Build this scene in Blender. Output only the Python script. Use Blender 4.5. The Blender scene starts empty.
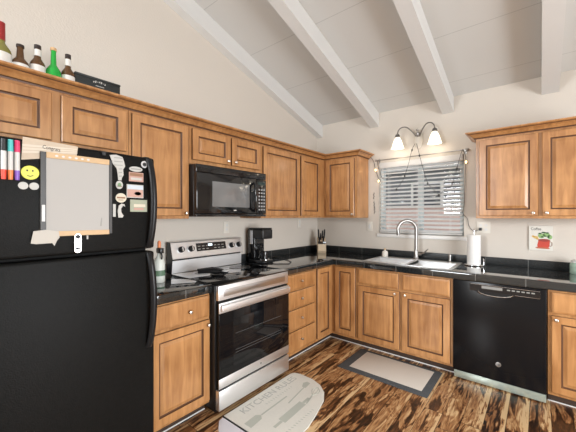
import bpy, bmesh, math, random
from mathutils import Vector, Matrix
random.seed(7)
S = bpy.context.scene
COL = S.collection

# ------------------------------------------------------------------ camera
cam = bpy.data.cameras.new('camera'); cam.sensor_width = 36; cam.lens = 19.08; cam.clip_start = .02
camo = bpy.data.objects.new('camera', cam); COL.objects.link(camo)
camo.location = (2.417, -3.583, 1.393); camo.rotation_euler = (math.radians(90), 0, math.radians(39.49))
S.camera = camo
S.view_settings.view_transform = 'Standard'; S.view_settings.look = 'None'
S.view_settings.gamma = 1; S.view_settings.use_curve_mapping = False
S.view_settings.exposure = -0.19

# ------------------------------------------------------------------ world: bright overcast sky
W = bpy.data.worlds.new('overcast_sky'); S.world = W; W.use_nodes = True
nt = W.node_tree; nt.nodes.clear()
bg = nt.nodes.new('ShaderNodeBackground'); wo = nt.nodes.new('ShaderNodeOutputWorld')
bg.inputs[0].default_value = (.93, .97, 1, 1); bg.inputs[1].default_value = 1.5
nt.links.new(bg.outputs[0], wo.inputs[0])

# ------------------------------------------------------------------ daylight from the side window opening, plus an added fill lamp at the rear
def area(name, loc, rot, sx, sy, power, color=(1, 1, 1)):
    l = bpy.data.lights.new(name, 'AREA'); l.shape = 'RECTANGLE'; l.size = sx; l.size_y = sy
    l.energy = power; l.color = color
    o = bpy.data.objects.new(name, l); COL.objects.link(o); o.location = loc; o.rotation_euler = rot
    return o
area('daylight_side_window', (5.42, -2.9, 1.15), (math.radians(66), 0, math.radians(86)), 2.4, 1.9, 260, (.93, .97, 1))
area('rear_fill_light', (.62, -6.45, 2.2), (math.radians(70), 0, math.radians(-12)), .9, 1.6, 165, (.93, .97, 1))  # added fill, set high and left so glossy fronts don't mirror it

# ================================================================== helpers
MATS = {}
def nodes(name):
    m = bpy.data.materials.new(name); m.use_nodes = True
    t = m.node_tree; b = t.nodes['Principled BSDF']
    return m, t, b
def N(t, kind, **kw):
    n = t.nodes.new(kind)
    for k, v in kw.items(): setattr(n, k, v)
    return n
def mat(name, col, rough=.5, metal=0, spec=.5, ior=None, coat=0, emit=None, estr=0, noise=0, nscale=20, bump=0, bscale=200, trans=0, alpha=1):
    if name in MATS: return MATS[name]
    m, t, b = nodes(name)
    b.inputs['Base Color'].default_value = (*col, 1); b.inputs['Roughness'].default_value = rough
    b.inputs['Metallic'].default_value = metal; b.inputs['Specular IOR Level'].default_value = spec
    if ior: b.inputs['IOR'].default_value = ior
    b.inputs['Coat Weight'].default_value = coat; b.inputs['Coat Roughness'].default_value = .05
    b.inputs['Transmission Weight'].default_value = trans; b.inputs['Alpha'].default_value = alpha
    if emit: b.inputs['Emission Color'].default_value = (*emit, 1); b.inputs['Emission Strength'].default_value = estr
    tc = N(t, 'ShaderNodeTexCoord')
    if noise:
        n = N(t, 'ShaderNodeTexNoise'); n.inputs['Scale'].default_value = nscale; n.inputs['Detail'].default_value = 4
        mx = N(t, 'ShaderNodeMix', data_type='RGBA')
        mx.inputs[6].default_value = (*[max(0, c * (1 - noise)) for c in col], 1)
        mx.inputs[7].default_value = (*[min(1, c * (1 + noise)) for c in col], 1)
        t.links.new(tc.outputs['Object'], n.inputs['Vector']); t.links.new(n.outputs['Fac'], mx.inputs[0])
        t.links.new(mx.outputs[2], b.inputs['Base Color'])
    if bump:
        n2 = N(t, 'ShaderNodeTexNoise'); n2.inputs['Scale'].default_value = bscale; n2.inputs['Detail'].default_value = 3
        bp = N(t, 'ShaderNodeBump'); bp.inputs['Strength'].default_value = bump; bp.inputs['Distance'].default_value = .004
        t.links.new(tc.outputs['Object'], n2.inputs['Vector']); t.links.new(n2.outputs['Fac'], bp.inputs['Height'])
        t.links.new(bp.outputs[0], b.inputs['Normal'])
    MATS[name] = m
    return m

class MB:
    def __init__(s): s.bm = bmesh.new()
    def _merge(s, b2, mi=0):
        for f in b2.faces: f.material_index = mi
        me = bpy.data.meshes.new('tmp'); b2.to_mesh(me); b2.free()
        s.bm.from_mesh(me); bpy.data.meshes.remove(me)
        return s
    def box(s, x0, x1, y0, y1, z0, z1, bev=0, mi=0, seg=2, M=None):
        b = bmesh.new()
        v = [b.verts.new(p) for p in [(x0,y0,z0),(x1,y0,z0),(x1,y1,z0),(x0,y1,z0),(x0,y0,z1),(x1,y0,z1),(x1,y1,z1),(x0,y1,z1)]]
        for f in [(0,3,2,1),(4,5,6,7),(0,1,5,4),(1,2,6,5),(2,3,7,6),(3,0,4,7)]: b.faces.new([v[i] for i in f])
        bmesh.ops.recalc_face_normals(b, faces=b.faces)
        if bev:
            res = bmesh.ops.bevel(b, geom=list(b.edges), offset=bev, segments=seg, profile=.5, affect='EDGES', clamp_overlap=True)
            for f in res['faces']: f.smooth = True
        if M is not None: b.transform(M)
        return s._merge(b, mi)
    def lathe(s, prof, c=(0,0,0), seg=24, mi=0, M=None):
        b = bmesh.new(); rings = []
        for r, z in prof:
            if r < 1e-6: rings.append([b.verts.new((0,0,z))])
            else: rings.append([b.verts.new((r*math.cos(2*math.pi*i/seg), r*math.sin(2*math.pi*i/seg), z)) for i in range(seg)])
        for a, d in zip(rings, rings[1:]):
            for i in range(seg):
                j = (i+1) % seg
                if len(a) == 1 and len(d) == 1: continue
                if len(a) == 1: b.faces.new((a[0], d[j], d[i]))
                elif len(d) == 1: b.faces.new((a[i], a[j], d[0]))
                else: b.faces.new((a[i], a[j], d[j], d[i]))
        if len(rings[0]) > 1: b.faces.new(rings[0])
        if len(rings[-1]) > 1: b.faces.new(rings[-1])
        for f in b.faces: f.smooth = True
        bmesh.ops.recalc_face_normals(b, faces=b.faces)
        b.transform(M if M is not None else Matrix.Translation(c))
        return s._merge(b, mi)
    def cyl(s, p0, p1, r0, r1=None, seg=16, mi=0):
        r1 = r0 if r1 is None else r1
        p0, p1 = Vector(p0), Vector(p1); d = p1-p0
        M = Matrix.Translation(p0) @ d.to_track_quat('Z', 'Y').to_matrix().to_4x4()
        return s.lathe([(r0,0),(r1,d.length)], seg=seg, mi=mi, M=M)
    def lathe_to(s, prof, p, d, seg=20, mi=0):
        M = Matrix.Translation(Vector(p)) @ Vector(d).to_track_quat('Z', 'Y').to_matrix().to_4x4()
        return s.lathe(prof, seg=seg, mi=mi, M=M)
    def sphere(s, c, r, seg=16, mi=0, sz=1):
        pr = [(r*math.sin(math.pi*i/8), -r*sz*math.cos(math.pi*i/8)) for i in range(9)]
        pr[0] = (0, -r*sz); pr[-1] = (0, r*sz)
        return s.lathe(pr, c, seg, mi)
    def tube(s, pts, r, seg=10, mi=0, closed=False):
        pts = [Vector(p) for p in pts]; b = bmesh.new(); rings = []
        n = len(pts); up = None
        for i, p in enumerate(pts):
            tg = (pts[min(i+1,n-1)]-pts[max(i-1,0)]).normalized()
            if up is None:
                up = Vector((0,0,1)) if abs(tg.z) < .9 else Vector((1,0,0))
            sd = tg.cross(up).normalized(); up = sd.cross(tg).normalized()
            rr = r[i] if isinstance(r, (list, tuple)) else r
            rings.append([b.verts.new(p + (sd*math.cos(2*math.pi*k/seg)+up*math.sin(2*math.pi*k/seg))*rr) for k in range(seg)])
        for a, d in zip(rings, rings[1:]):
            for k in range(seg): b.faces.new((a[k], a[(k+1)%seg], d[(k+1)%seg], d[k]))
        b.faces.new(rings[0]); b.faces.new(rings[-1])
        for f in b.faces: f.smooth = True
        bmesh.ops.recalc_face_normals(b, faces=b.faces)
        return s._merge(b, mi)
    def prism(s, pts, O, R, U, d, mi=0, bev=0):
        """outline in the plane through O spanned by R and U, thickened by d along R x U"""
        O, R, U = Vector(O), Vector(R), Vector(U); n = R.cross(U).normalized()
        b = bmesh.new()
        lo = [b.verts.new(O+R*x+U*y) for x, y in pts]; hi = [b.verts.new(O+R*x+U*y+n*d) for x, y in pts]
        b.faces.new(lo); top = b.faces.new(hi); k = len(pts)
        for i in range(k): b.faces.new((lo[i], lo[(i+1)%k], hi[(i+1)%k], hi[i]))
        bmesh.ops.recalc_face_normals(b, faces=b.faces)
        if bev: bmesh.ops.bevel(b, geom=list(top.edges), offset=bev, segments=2, profile=.5, affect='EDGES', clamp_overlap=True)
        return s._merge(b, mi)
    def panel(s, O, R, U, w, h, loops, back=0):
        """raised-panel front: nested rectangles (inset, depth, material) rising along R x U from O"""
        O, R, U = Vector(O), Vector(R), Vector(U); n = R.cross(U).normalized()
        b = bmesh.new(); rs = []
        for ins, dep, mi in loops:
            rs.append(([b.verts.new(O+R*x+U*y+n*dep) for x, y in [(ins,ins),(w-ins,ins),(w-ins,h-ins),(ins,h-ins)]], mi))
        b.faces.new(rs[0][0])
        for (a, _), (d, mi) in zip(rs, rs[1:]):
            for i in range(4):
                f = b.faces.new((a[i], a[(i+1)%4], d[(i+1)%4], d[i])); f.material_index = mi
        b.faces.new(rs[-1][0]).material_index = rs[-1][1]
        bmesh.ops.recalc_face_normals(b, faces=b.faces)
        me = bpy.data.meshes.new('tmp'); b.to_mesh(me); b.free(); s.bm.from_mesh(me); bpy.data.meshes.remove(me)
        return s
    def build(s, name, mats, parent=None, smooth=40, origin=None):
        mats = mats if isinstance(mats, (list, tuple)) else [mats]
        me = bpy.data.meshes.new(name); s.bm.to_mesh(me); s.bm.free()
        for m in mats: me.materials.append(m)
        o = bpy.data.objects.new(name, me); COL.objects.link(o)
        vs = [v.co for v in me.vertices]
        if origin is None:
            lo = Vector([min(v[i] for v in vs) for i in range(3)]); hi = Vector([max(v[i] for v in vs) for i in range(3)])
            c = (lo+hi)/2
            if parent is None: c.z = lo.z
        else: c = Vector(origin)
        me.transform(Matrix.Translation(-c))
        if smooth: me.set_sharp_from_angle(angle=math.radians(smooth))
        else: me.shade_flat()
        o.location = c
        if parent is not None:
            o.parent = parent; o.location = c - wpos(parent)
        return o
def wpos(o):
    p = Vector(o.location)
    while o.parent: o = o.parent; p += o.location
    return p
def tag(o, label, cat, group=None, kind=None):
    o['label'] = label; o['category'] = cat
    if group: o['group'] = group
    if kind: o['kind'] = kind
    return o
def thing(name, loc, label, cat, group=None):
    o = bpy.data.objects.new(name, None); COL.objects.link(o); o.location = loc; o.empty_display_size = .1
    return tag(o, label, cat, group)
def struct(o): o['kind'] = 'structure'; return o
def textmesh(name, s, size, O, R, U, m, parent=None, ext=.0008, align='CENTER', w=None):
    cu = bpy.data.curves.new('t', 'FONT'); cu.body = s; cu.size = size; cu.extrude = ext; cu.align_x = align; cu.align_y = 'CENTER'
    o = bpy.data.objects.new('t', cu); COL.objects.link(o)
    dg = bpy.context.evaluated_depsgraph_get()
    me = bpy.data.meshes.new_from_object(o.evaluated_get(dg)); bpy.data.objects.remove(o); bpy.data.curves.remove(cu)
    R, U, O = Vector(R).normalized(), Vector(U).normalized(), Vector(O)
    n = R.cross(U)
    sx = 1
    if w:
        xs = [v.co.x for v in me.vertices]; sx = w/(max(xs)-min(xs))
    me.transform(Matrix.Diagonal((sx,1,1,1)))
    M = Matrix(((R.x,U.x,n.x,0),(R.y,U.y,n.y,0),(R.z,U.z,n.z,0),(0,0,0,1)))
    me.transform(M); me.materials.clear(); me.materials.append(m); me.name = name
    t = bpy.data.objects.new(name, me); COL.objects.link(t); t.location = O
    if parent is not None: t.parent = parent; t.location = O - wpos(parent)
    return t
X, Y, Z = Vector((1,0,0)), Vector((0,1,0)), Vector((0,0,1))

# ================================================================== materials
def wood_mat(name, a, b_, glaze=False):
    m, t, b = nodes(name)
    tc = N(t, 'ShaderNodeTexCoord'); oi = N(t, 'ShaderNodeObjectInfo')
    add = N(t, 'ShaderNodeVectorMath', operation='ADD'); mul = N(t, 'ShaderNodeVectorMath', operation='SCALE'); mul.inputs[0].default_value = (7,3,5)
    t.links.new(oi.outputs['Random'], mul.inputs['Scale'])
    t.links.new(tc.outputs['Object'], add.inputs[0]); t.links.new(mul.outputs[0], add.inputs[1])
    mp = N(t, 'ShaderNodeMapping'); mp.inputs['Scale'].default_value = (14, 14, 1.6); t.links.new(add.outputs[0], mp.inputs[0])
    n1 = N(t, 'ShaderNodeTexNoise'); n1.inputs['Scale'].default_value = 2.0; n1.inputs['Detail'].default_value = 6; n1.inputs['Distortion'].default_value = .6
    n2 = N(t, 'ShaderNodeTexNoise'); n2.inputs['Scale'].default_value = 5; n2.inputs['Detail'].default_value = 2
    t.links.new(mp.outputs[0], n1.inputs['Vector']); t.links.new(add.outputs[0], n2.inputs['Vector'])
    av = N(t, 'ShaderNodeMath', operation='MULTIPLY_ADD'); av.inputs[1].default_value = .6
    t.links.new(n1.outputs['Fac'], av.inputs[0])
    a2 = N(t, 'ShaderNodeMath', operation='MULTIPLY'); a2.inputs[1].default_value = .4; t.links.new(n2.outputs['Fac'], a2.inputs[0]); t.links.new(a2.outputs[0], av.inputs[2])
    r = N(t, 'ShaderNodeValToRGB'); r.color_ramp.elements[0].position = .3; r.color_ramp.elements[1].position = .7
    r.color_ramp.elements[0].color = (*a, 1); r.color_ramp.elements[1].color = (*b_, 1)
    t.links.new(av.outputs[0], r.inputs[0]); t.links.new(r.outputs[0], b.inputs['Base Color'])
    b.inputs['Roughness'].default_value = .36; b.inputs['Coat Weight'].default_value = .35; b.inputs['Coat Roughness'].default_value = .16
    return m
M_wood = wood_mat('glazed_maple', (.29,.118,.035), (.60,.305,.118))
M_glaze = mat('dark_glaze', (.10,.040,.015), .5)
M_woodin = mat('cabinet_shadow_wood', (.22,.11,.05), .6)
M_nickel = mat('brushed_nickel', (.78,.72,.66), .28, 1)
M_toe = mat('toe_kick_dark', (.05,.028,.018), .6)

def wall_paint(name, col):
    return mat(name, col, .75, spec=.25, noise=.02, nscale=1.5, bump=.25, bscale=90)
M_wall = wall_paint('beige_wall_paint', (.62,.568,.505))
M_beam = mat('white_beam_paint', (.66,.655,.64), .6, spec=.3, noise=.02, nscale=8, bump=.15, bscale=40)

def ceiling_mat():
    m, t, b = nodes('white_ceiling_panels')
    tc = N(t, 'ShaderNodeTexCoord'); sp = N(t, 'ShaderNodeSeparateXYZ'); t.links.new(tc.outputs['Object'], sp.inputs[0])
    a = N(t, 'ShaderNodeMath', operation='ADD'); a.inputs[1].default_value = .225+.575*20; t.links.new(sp.outputs['Y'], a.inputs[0])
    d = N(t, 'ShaderNodeMath', operation='DIVIDE'); d.inputs[1].default_value = .575; t.links.new(a.outputs[0], d.inputs[0])
    f = N(t, 'ShaderNodeMath', operation='FRACT'); t.links.new(d.outputs[0], f.inputs[0])
    l = N(t, 'ShaderNodeMath', operation='LESS_THAN'); l.inputs[1].default_value = .009; t.links.new(f.outputs[0], l.inputs[0])
    mx = N(t, 'ShaderNodeMix', data_type='RGBA'); mx.inputs[6].default_value = (.62,.615,.595,1); mx.inputs[7].default_value = (.47,.47,.455,1)
    t.links.new(l.outputs[0], mx.inputs[0]); t.links.new(mx.outputs[2], b.inputs['Base Color'])
    b.inputs['Roughness'].default_value = .8; b.inputs['Specular IOR Level'].default_value = .2
    return m
M_ceil = ceiling_mat()

def floor_mat():
    m, t, b = nodes('acacia_plank_floor')
    L = t.links.new
    tc = N(t, 'ShaderNodeTexCoord'); sp = N(t, 'ShaderNodeSeparateXYZ'); L(tc.outputs['Object'], sp.inputs[0])
    def math_(op, a, b2=None, c=None):
        n = N(t, 'ShaderNodeMath', operation=op)
        for i, v in enumerate((a, b2, c)):
            if v is None: continue
            if isinstance(v, (int, float)): n.inputs[i].default_value = v
            else: L(v, n.inputs[i])
        return n.outputs[0]
    px = math_('DIVIDE', sp.outputs['X'], .118); ix = math_('FLOOR', px); fx = math_('FRACT', px)
    w1 = N(t, 'ShaderNodeTexWhiteNoise', noise_dimensions='1D'); L(ix, w1.inputs['W'])
    py = math_('ADD', math_('DIVIDE', sp.outputs['Y'], 1.22), math_('MULTIPLY', w1.outputs['Value'], 7.3)); iy = math_('FLOOR', py); fy = math_('FRACT', py)
    cb = N(t, 'ShaderNodeCombineXYZ'); L(ix, cb.inputs[0]); L(iy, cb.inputs[1])
    w2 = N(t, 'ShaderNodeTexWhiteNoise', noise_dimensions='2D'); L(cb.outputs[0], w2.inputs['Vector'])
    mp = N(t, 'ShaderNodeMapping'); mp.inputs['Scale'].default_value = (13, 2.6, 1); L(tc.outputs['Object'], mp.inputs[0])
    n1 = N(t, 'ShaderNodeTexNoise', noise_dimensions='4D'); n1.inputs['Scale'].default_value = 1; n1.inputs['Detail'].default_value = 4; n1.inputs['Roughness'].default_value = .6; n1.inputs['Distortion'].default_value = 1.1
    L(mp.outputs[0], n1.inputs['Vector']); L(math_('MULTIPLY', w2.outputs['Value'], 40), n1.inputs['W'])
    mp2 = N(t, 'ShaderNodeMapping'); mp2.inputs['Scale'].default_value = (55, 6, 1); L(tc.outputs['Object'], mp2.inputs[0])
    n2 = N(t, 'ShaderNodeTexNoise', noise_dimensions='4D'); n2.inputs['Scale'].default_value = 1; n2.inputs['Detail'].default_value = 4; n2.inputs['Distortion'].default_value = .8
    L(mp2.outputs[0], n2.inputs['Vector']); L(math_('MULTIPLY', w2.outputs['Value'], 17), n2.inputs['W'])
    rg = math_('FRACT', math_('MULTIPLY', n1.outputs['Fac'], 6.0))
    rg = math_('ABSOLUTE', math_('SUBTRACT', rg, .5))
    v = math_('MULTIPLY', math_('SUBTRACT', n1.outputs['Fac'], .5), 1.5)
    v = math_('ADD', v, math_('MULTIPLY', math_('SUBTRACT', rg, .25), .55))
    v = math_('ADD', v, math_('MULTIPLY', math_('SUBTRACT', n2.outputs['Fac'], .5), .75))
    # pale sapwood running along one edge of some planks
    edge = N(t, 'ShaderNodeMapRange', interpolation_type='SMOOTHSTEP'); L(math_('ADD', fx, math_('MULTIPLY', math_('SUBTRACT', n2.outputs['Fac'], .5), 1.3)), edge.inputs[0]); edge.inputs[1].default_value = .62; edge.inputs[2].default_value = .95
    sap = math_('MULTIPLY', edge.outputs[0], math_('GREATER_THAN', w2.outputs['Value'], .45))
    v = math_('ADD', v, math_('MULTIPLY', sap, .38))
    v = math_('ADD', v, math_('MULTIPLY', math_('SUBTRACT', w1.outputs['Value'], .5), .10))
    v = math_('MULTIPLY_ADD', v, 1.3, .53)
    r = N(t, 'ShaderNodeValToRGB'); cr = r.color_ramp
    cr.elements[0].position = .08; cr.elements[0].color = (.010,.005,.003,1)
    cr.elements[1].position = .95; cr.elements[1].color = (.66,.46,.25,1)
    for p, c in ((.25,(.035,.014,.007)), (.42,(.12,.048,.018)), (.56,(.26,.115,.045)), (.72,(.44,.24,.105))):
        e = cr.elements.new(p); e.color = (*c, 1)
    L(v, r.inputs[0])
    gap = math_('MAXIMUM', math_('LESS_THAN', fx, .022), math_('LESS_THAN', fy, .003))
    mx = N(t, 'ShaderNodeMix', data_type='RGBA'); mx.inputs[7].default_value = (.02,.01,.006,1); L(gap, mx.inputs[0]); L(r.outputs[0], mx.inputs[6])
    L(mx.outputs[2], b.inputs['Base Color']); b.inputs['Roughness'].default_value = .3
    return m
M_floor = floor_mat()

def granite_mat(name, rough, ior):
    m, t, b = nodes(name)
    L = t.links.new
    tc = N(t, 'ShaderNodeTexCoord'); sp = N(t, 'ShaderNodeSeparateXYZ'); L(tc.outputs['Object'], sp.inputs[0])
    def seam(o, off):
        a = N(t, 'ShaderNodeMath', operation='ADD'); a.inputs[1].default_value = off; L(o, a.inputs[0])
        d = N(t, 'ShaderNodeMath', operation='DIVIDE'); d.inputs[1].default_value = .33; L(a.outputs[0], d.inputs[0])
        f = N(t, 'ShaderNodeMath', operation='FRACT'); L(d.outputs[0], f.inputs[0])
        l = N(t, 'ShaderNodeMath', operation='LESS_THAN'); l.inputs[1].default_value = .009; L(f.outputs[0], l.inputs[0])
        return l.outputs[0]
    mm = N(t, 'ShaderNodeMath', operation='MAXIMUM'); L(seam(sp.outputs['X'], -.355+3.3), mm.inputs[0]); L(seam(sp.outputs['Y'], .31+6.6), mm.inputs[1])
    n = N(t, 'ShaderNodeTexNoise'); n.inputs['Scale'].default_value = 260; L(tc.outputs['Object'], n.inputs['Vector'])
    r = N(t, 'ShaderNodeValToRGB'); r.color_ramp.elements[0].position = .45; r.color_ramp.elements[1].position = .75
    r.color_ramp.elements[0].color = (.006,.007,.008,1); r.color_ramp.elements[1].color = (.05,.055,.055,1); L(n.outputs['Fac'], r.inputs[0])
    mx = N(t, 'ShaderNodeMix', data_type='RGBA'); mx.inputs[7].default_value = (.22,.22,.21,1); L(mm.outputs[0], mx.inputs[0]); L(r.outputs[0], mx.inputs[6])
    L(mx.outputs[2], b.inputs['Base Color']); b.inputs['Roughness'].default_value = rough; b.inputs['IOR'].default_value = ior
    b.inputs['Coat Weight'].default_value = .98 if ior > 1.5 else 0; b.inputs['Coat Roughness'].default_value = .03
    return m
M_granite = granite_mat('black_granite_tile', .035, 1.55)
M_splash = granite_mat('black_tile_backsplash', .38, 1.4)

def steel(name, col=(.72,.72,.73), rough=.26, aniso=.5):
    m, t, b = nodes(name)
    b.inputs['Base Color'].default_value = (*col, 1); b.inputs['Metallic'].default_value = 1; b.inputs['Roughness'].default_value = rough
    tc = N(t, 'ShaderNodeTexCoord'); mp = N(t, 'ShaderNodeMapping'); mp.inputs['Scale'].default_value = (3, 3, 400)
    n = N(t, 'ShaderNodeTexNoise'); n.inputs['Scale'].default_value = 1; t.links.new(tc.outputs['Object'], mp.inputs[0]); t.links.new(mp.outputs[0], n.inputs['Vector'])
    mr = N(t, 'ShaderNodeMapRange'); mr.inputs[3].default_value = rough*.95; mr.inputs[4].default_value = rough*1.06
    t.links.new(n.outputs['Fac'], mr.inputs[0]); t.links.new(mr.outputs[0], b.inputs['Roughness'])
    return m
M_steel = steel('brushed_stainless', (.88,.88,.89), .42)
M_sink = steel('satin_sink_steel', (.82,.82,.82), .35)
M_chrome = mat('chrome', (.85,.85,.86), .1, 1)
M_fridge = mat('textured_black_fridge', (.008,.0078,.0074), .45, spec=.09, noise=.35, nscale=60, bump=.3, bscale=190)
M_black = mat('black_plastic', (.012,.012,.013), .32)
M_gloss = mat('gloss_black', (.007,.007,.008), .07, ior=1.6)
M_blackglass = mat('black_oven_glass', (.005,.005,.006), .03, ior=1.35)
M_cook = mat('black_ceramic_cooktop', (.008,.008,.009), .035, ior=1.55, coat=1)
M_darkgap = mat('dark_gap', (.004,.004,.004), .8)
M_white = mat('white_plastic', (.66,.65,.63), .4)
M_whitepaint = mat('white_trim_paint', (.76,.75,.73), .45)
M_paper = mat('white_paper', (.74,.71,.66), .8, noise=.05, nscale=30)
M_ink = mat('black_ink', (.02,.02,.022), .6)
M_grayink = mat('gray_ink', (.34,.34,.32), .8)

# ================================================================== room shell
CS, CZ = .305, 2.65            # ceiling slope and height at the back wall
RX, RY, RIDGE = 5.4, -6.5, -4.4
def cz(y): return CZ - CS*y if y > RIDGE else CZ - CS*RIDGE + CS*(RIDGE-y)*-1
b = MB(); b.box(-.12, RX+.12, RY-.12, .12, -.08, 0); struct(b.build('floor', M_floor, origin=(0,0,0)))
zr, ze = cz(RIDGE), cz(RY)
b = MB(); b.prism([(0.0,0),(-RY+0,0),(-RY,ze),(-RIDGE,zr),(0,CZ)], (-.12,0,0), -Y, Z, -.12*-1, 0)
# left wall occupies x -0.12..0
o = b.build('wall_left', M_wall, origin=(0,0,0)); struct(o)
if min(v.co.x for v in o.data.vertices) < -.2: o.location.x += .12
WX0, WX1, WZ0, WZ1 = .905, 1.815, 1.185, 2.035
b = MB()
b.box(-.12, WX0, 0, .12, 0, CZ); b.box(WX1, RX+.12, 0, .12, 0, CZ); b.box(WX0, WX1, 0, .12, 0, WZ0); b.box(WX0, WX1, 0, .12, WZ1, CZ)
struct(b.build('wall_back', M_wall, origin=(0,0,0)))
# right wall with a wide window opening, rear wall with a made-up opening for the fill lamp
b = MB(); T = RX
b.box(T, T+.12, RY, -4.15, 0, 2.4); b.box(T, T+.12, -1.65, 0, 0, 2.4); b.box(T, T+.12, -4.15, -1.65, 0, .3); b.box(T, T+.12, -4.15, -1.65, 2.38, 2.6)
b.box(T, T+.12, RY, -4.15, 2.4, 2.6); b.box(T, T+.12, -1.65, 0, 2.4, 2.6)
b.prism([(0,2.6),(-RY,2.6),(-RY,ze),(-RIDGE,zr),(0,CZ)], (T+.12,0,0), -Y, Z, .12)
o = b.build('wall_right', M_wall, origin=(0,0,0)); struct(o)
b = MB(); b.box(-.12, .15, RY-.12, RY, 0, ze); b.box(1.09, RX+.12, RY-.12, RY, 0, ze); b.box(.15, 1.09, RY-.12, RY, 0, 1.35); b.box(.15, 1.09, RY-.12, RY, 3.05, ze)
struct(b.build('wall_rear', M_wall, origin=(0,0,0)))
b = MB(); b.prism([(-.12, CZ+.12*-CS), (-RIDGE, zr), (-RY+.12, ze), (-RY+.12, ze+.12), (-RIDGE, zr+.12), (-.12, CZ+.12-.12*CS)], (RX+.12,0,0), -Y, Z, RX+.24)
o = b.build('ceiling', M_ceil, origin=(0,0,0)); struct(o)
xs = [v.co.x for v in o.data.vertices]; o.location.x += (-.12 - min(xs))
xs = [v.co.x for v in bpy.data.objects['wall_right'].data.vertices]
for nm, x0 in (('wall_left', -.12), ):
    oo = bpy.data.objects[nm]; oo.location.x = x0 - min(v.co.x for v in oo.data.vertices)

# exposed beams running down the slope to the back wall
def beam(x0, x1, label):
    b = MB(); h = .165
    b.prism([(0, CZ-h), (-RIDGE, zr-h), (-RIDGE, zr-.001), (0, CZ-.001)], (x0,0,0), -Y, Z, x1-x0)
    o = b.build('ceiling_beam', M_beam, smooth=0)
    xs = [v.co.x for v in o.data.vertices]; o.location.x = (x0+x1)/2
    tag(o, label, 'beam', 'white beams under the sloped ceiling')
beam(.001, .09, 'white ceiling beam running tight along the top of the left wall')
beam(.80, .905, 'white ceiling beam ending above the corner cabinet beside the window')
beam(1.612, 1.722, 'white ceiling beam ending just right of the wall lamp above the window')
beam(2.43, 2.55, 'white ceiling beam ending above the right hand wall cabinet')

# quarter-round along the toe kicks
TK = .545
b = MB(); b.box(TK+.001, TK+.010, -1.49, -TK-.001, .0005, .009, .003); b.box(TK+.001, TK+.010, -2.72, -2.265, .0005, .009, .003)
struct(b.build('baseboard_left', M_whitepaint))
b = MB(); b.box(TK+.001, 1.838, -TK-.010, -TK-.001, .0005, .009, .003); b.box(2.462, 2.95, -TK-.010, -TK-.001, .0005, .009, .003)
struct(b.build('baseboard_back', M_whitepaint))

# ------------------------------------------------------------------ window
M_frame = mat('window_vinyl', (.62,.68,.68), .4)
M_glass = mat('window_glass', (1,1,1), .0, ior=1.45, trans=1)
wn = bpy.data.objects.new('window_1', None); COL.objects.link(wn); wn.location = (1.36, .06, WZ0); wn['kind'] = 'structure'
b = MB(); fw = .045; y0, y1 = .05, .11
b.box(WX0+.001, WX0+fw, y0, y1, WZ0+.001, WZ1-.001, .004); b.box(WX1-fw, WX1-.001, y0, y1, WZ0+.001, WZ1-.001, .004)
b.box(WX0+fw, WX1-fw, y0, y1, WZ0+.001, WZ0+fw, .004); b.box(WX0+fw, WX1-fw, y0, y1, WZ1-fw, WZ1-.001, .004)
b.build('window_frame', M_frame, wn)
b = MB(); b.box(1.345, 1.40, .055, .10, WZ0+fw, WZ1-fw, .004); b.build('meeting_stile', M_frame, wn)
b = MB(); b.box(WX0+fw, 1.345, .078, .083, WZ0+fw, WZ1-fw); b.box(1.40, WX1-fw, .078, .083, WZ0+fw, WZ1-fw); b.build('window_pane', M_glass, wn)
b = MB(); b.box(WX0-.02, WX1+.04, -.02, .001, WZ0-.045, WZ0-.004, .005); struct(b.build('trim_1', M_whitepaint))

# outside: neighbouring wall, its dark windows, ground
M_out = mat('pinkish_stucco', (.62,.45,.40), .9, noise=.1, nscale=6)
M_outd = mat('dark_outdoor_glass', (.05,.06,.07), .3)
b = MB(); b.box(-6, 8, .12, 12, -.3, -.2); struct(b.build('ground', mat('outdoor_gravel', (.45,.42,.38), .9, noise=.3, nscale=15)))
nb = thing('neighbor_wall', (.2, 3.0, -.2), 'pinkish low wall outside seen between the lower blind slats', 'wall')
b = MB(); b.box(-6, 5, 3.0, 3.2, -.2, 1.56, .01); b.build('masonry', M_out, nb)
b = MB(); b.box(-6, 5, 2.97, 3.23, 1.561, 1.61, .01); b.build('coping', mat('pale_coping', (.6,.52,.47), .9), nb)
hs = thing('neighbor_house', (-1.5, 6, -.2), 'gray sided neighboring house outside glimpsed between the blind slats', 'building')
M_sid = mat('blue_gray_siding', (.17,.19,.20), .8, noise=.1, nscale=4)
b = MB(); b.box(-6.0, 4.6, 6, 10, -.2, 2.75); b.build('siding_wall', M_sid, hs)
b = MB(); b.box(-6.2, 4.8, 5.7, 10.2, 2.751, 2.9, .01); b.build('eave', mat('pale_eave', (.6,.6,.58), .7), hs)
for x_ in (-2.6, -.6):
    b = MB(); b.box(x_, x_+.9, 5.95, 5.999, 1.3, 2.4); f_ = b.build('window_frame', M_whitepaint, hs)
    b = MB(); b.box(x_+.08, x_+.82, 5.93, 5.949, 1.38, 2.32); b.build('pane', M_outd, f_)

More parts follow.
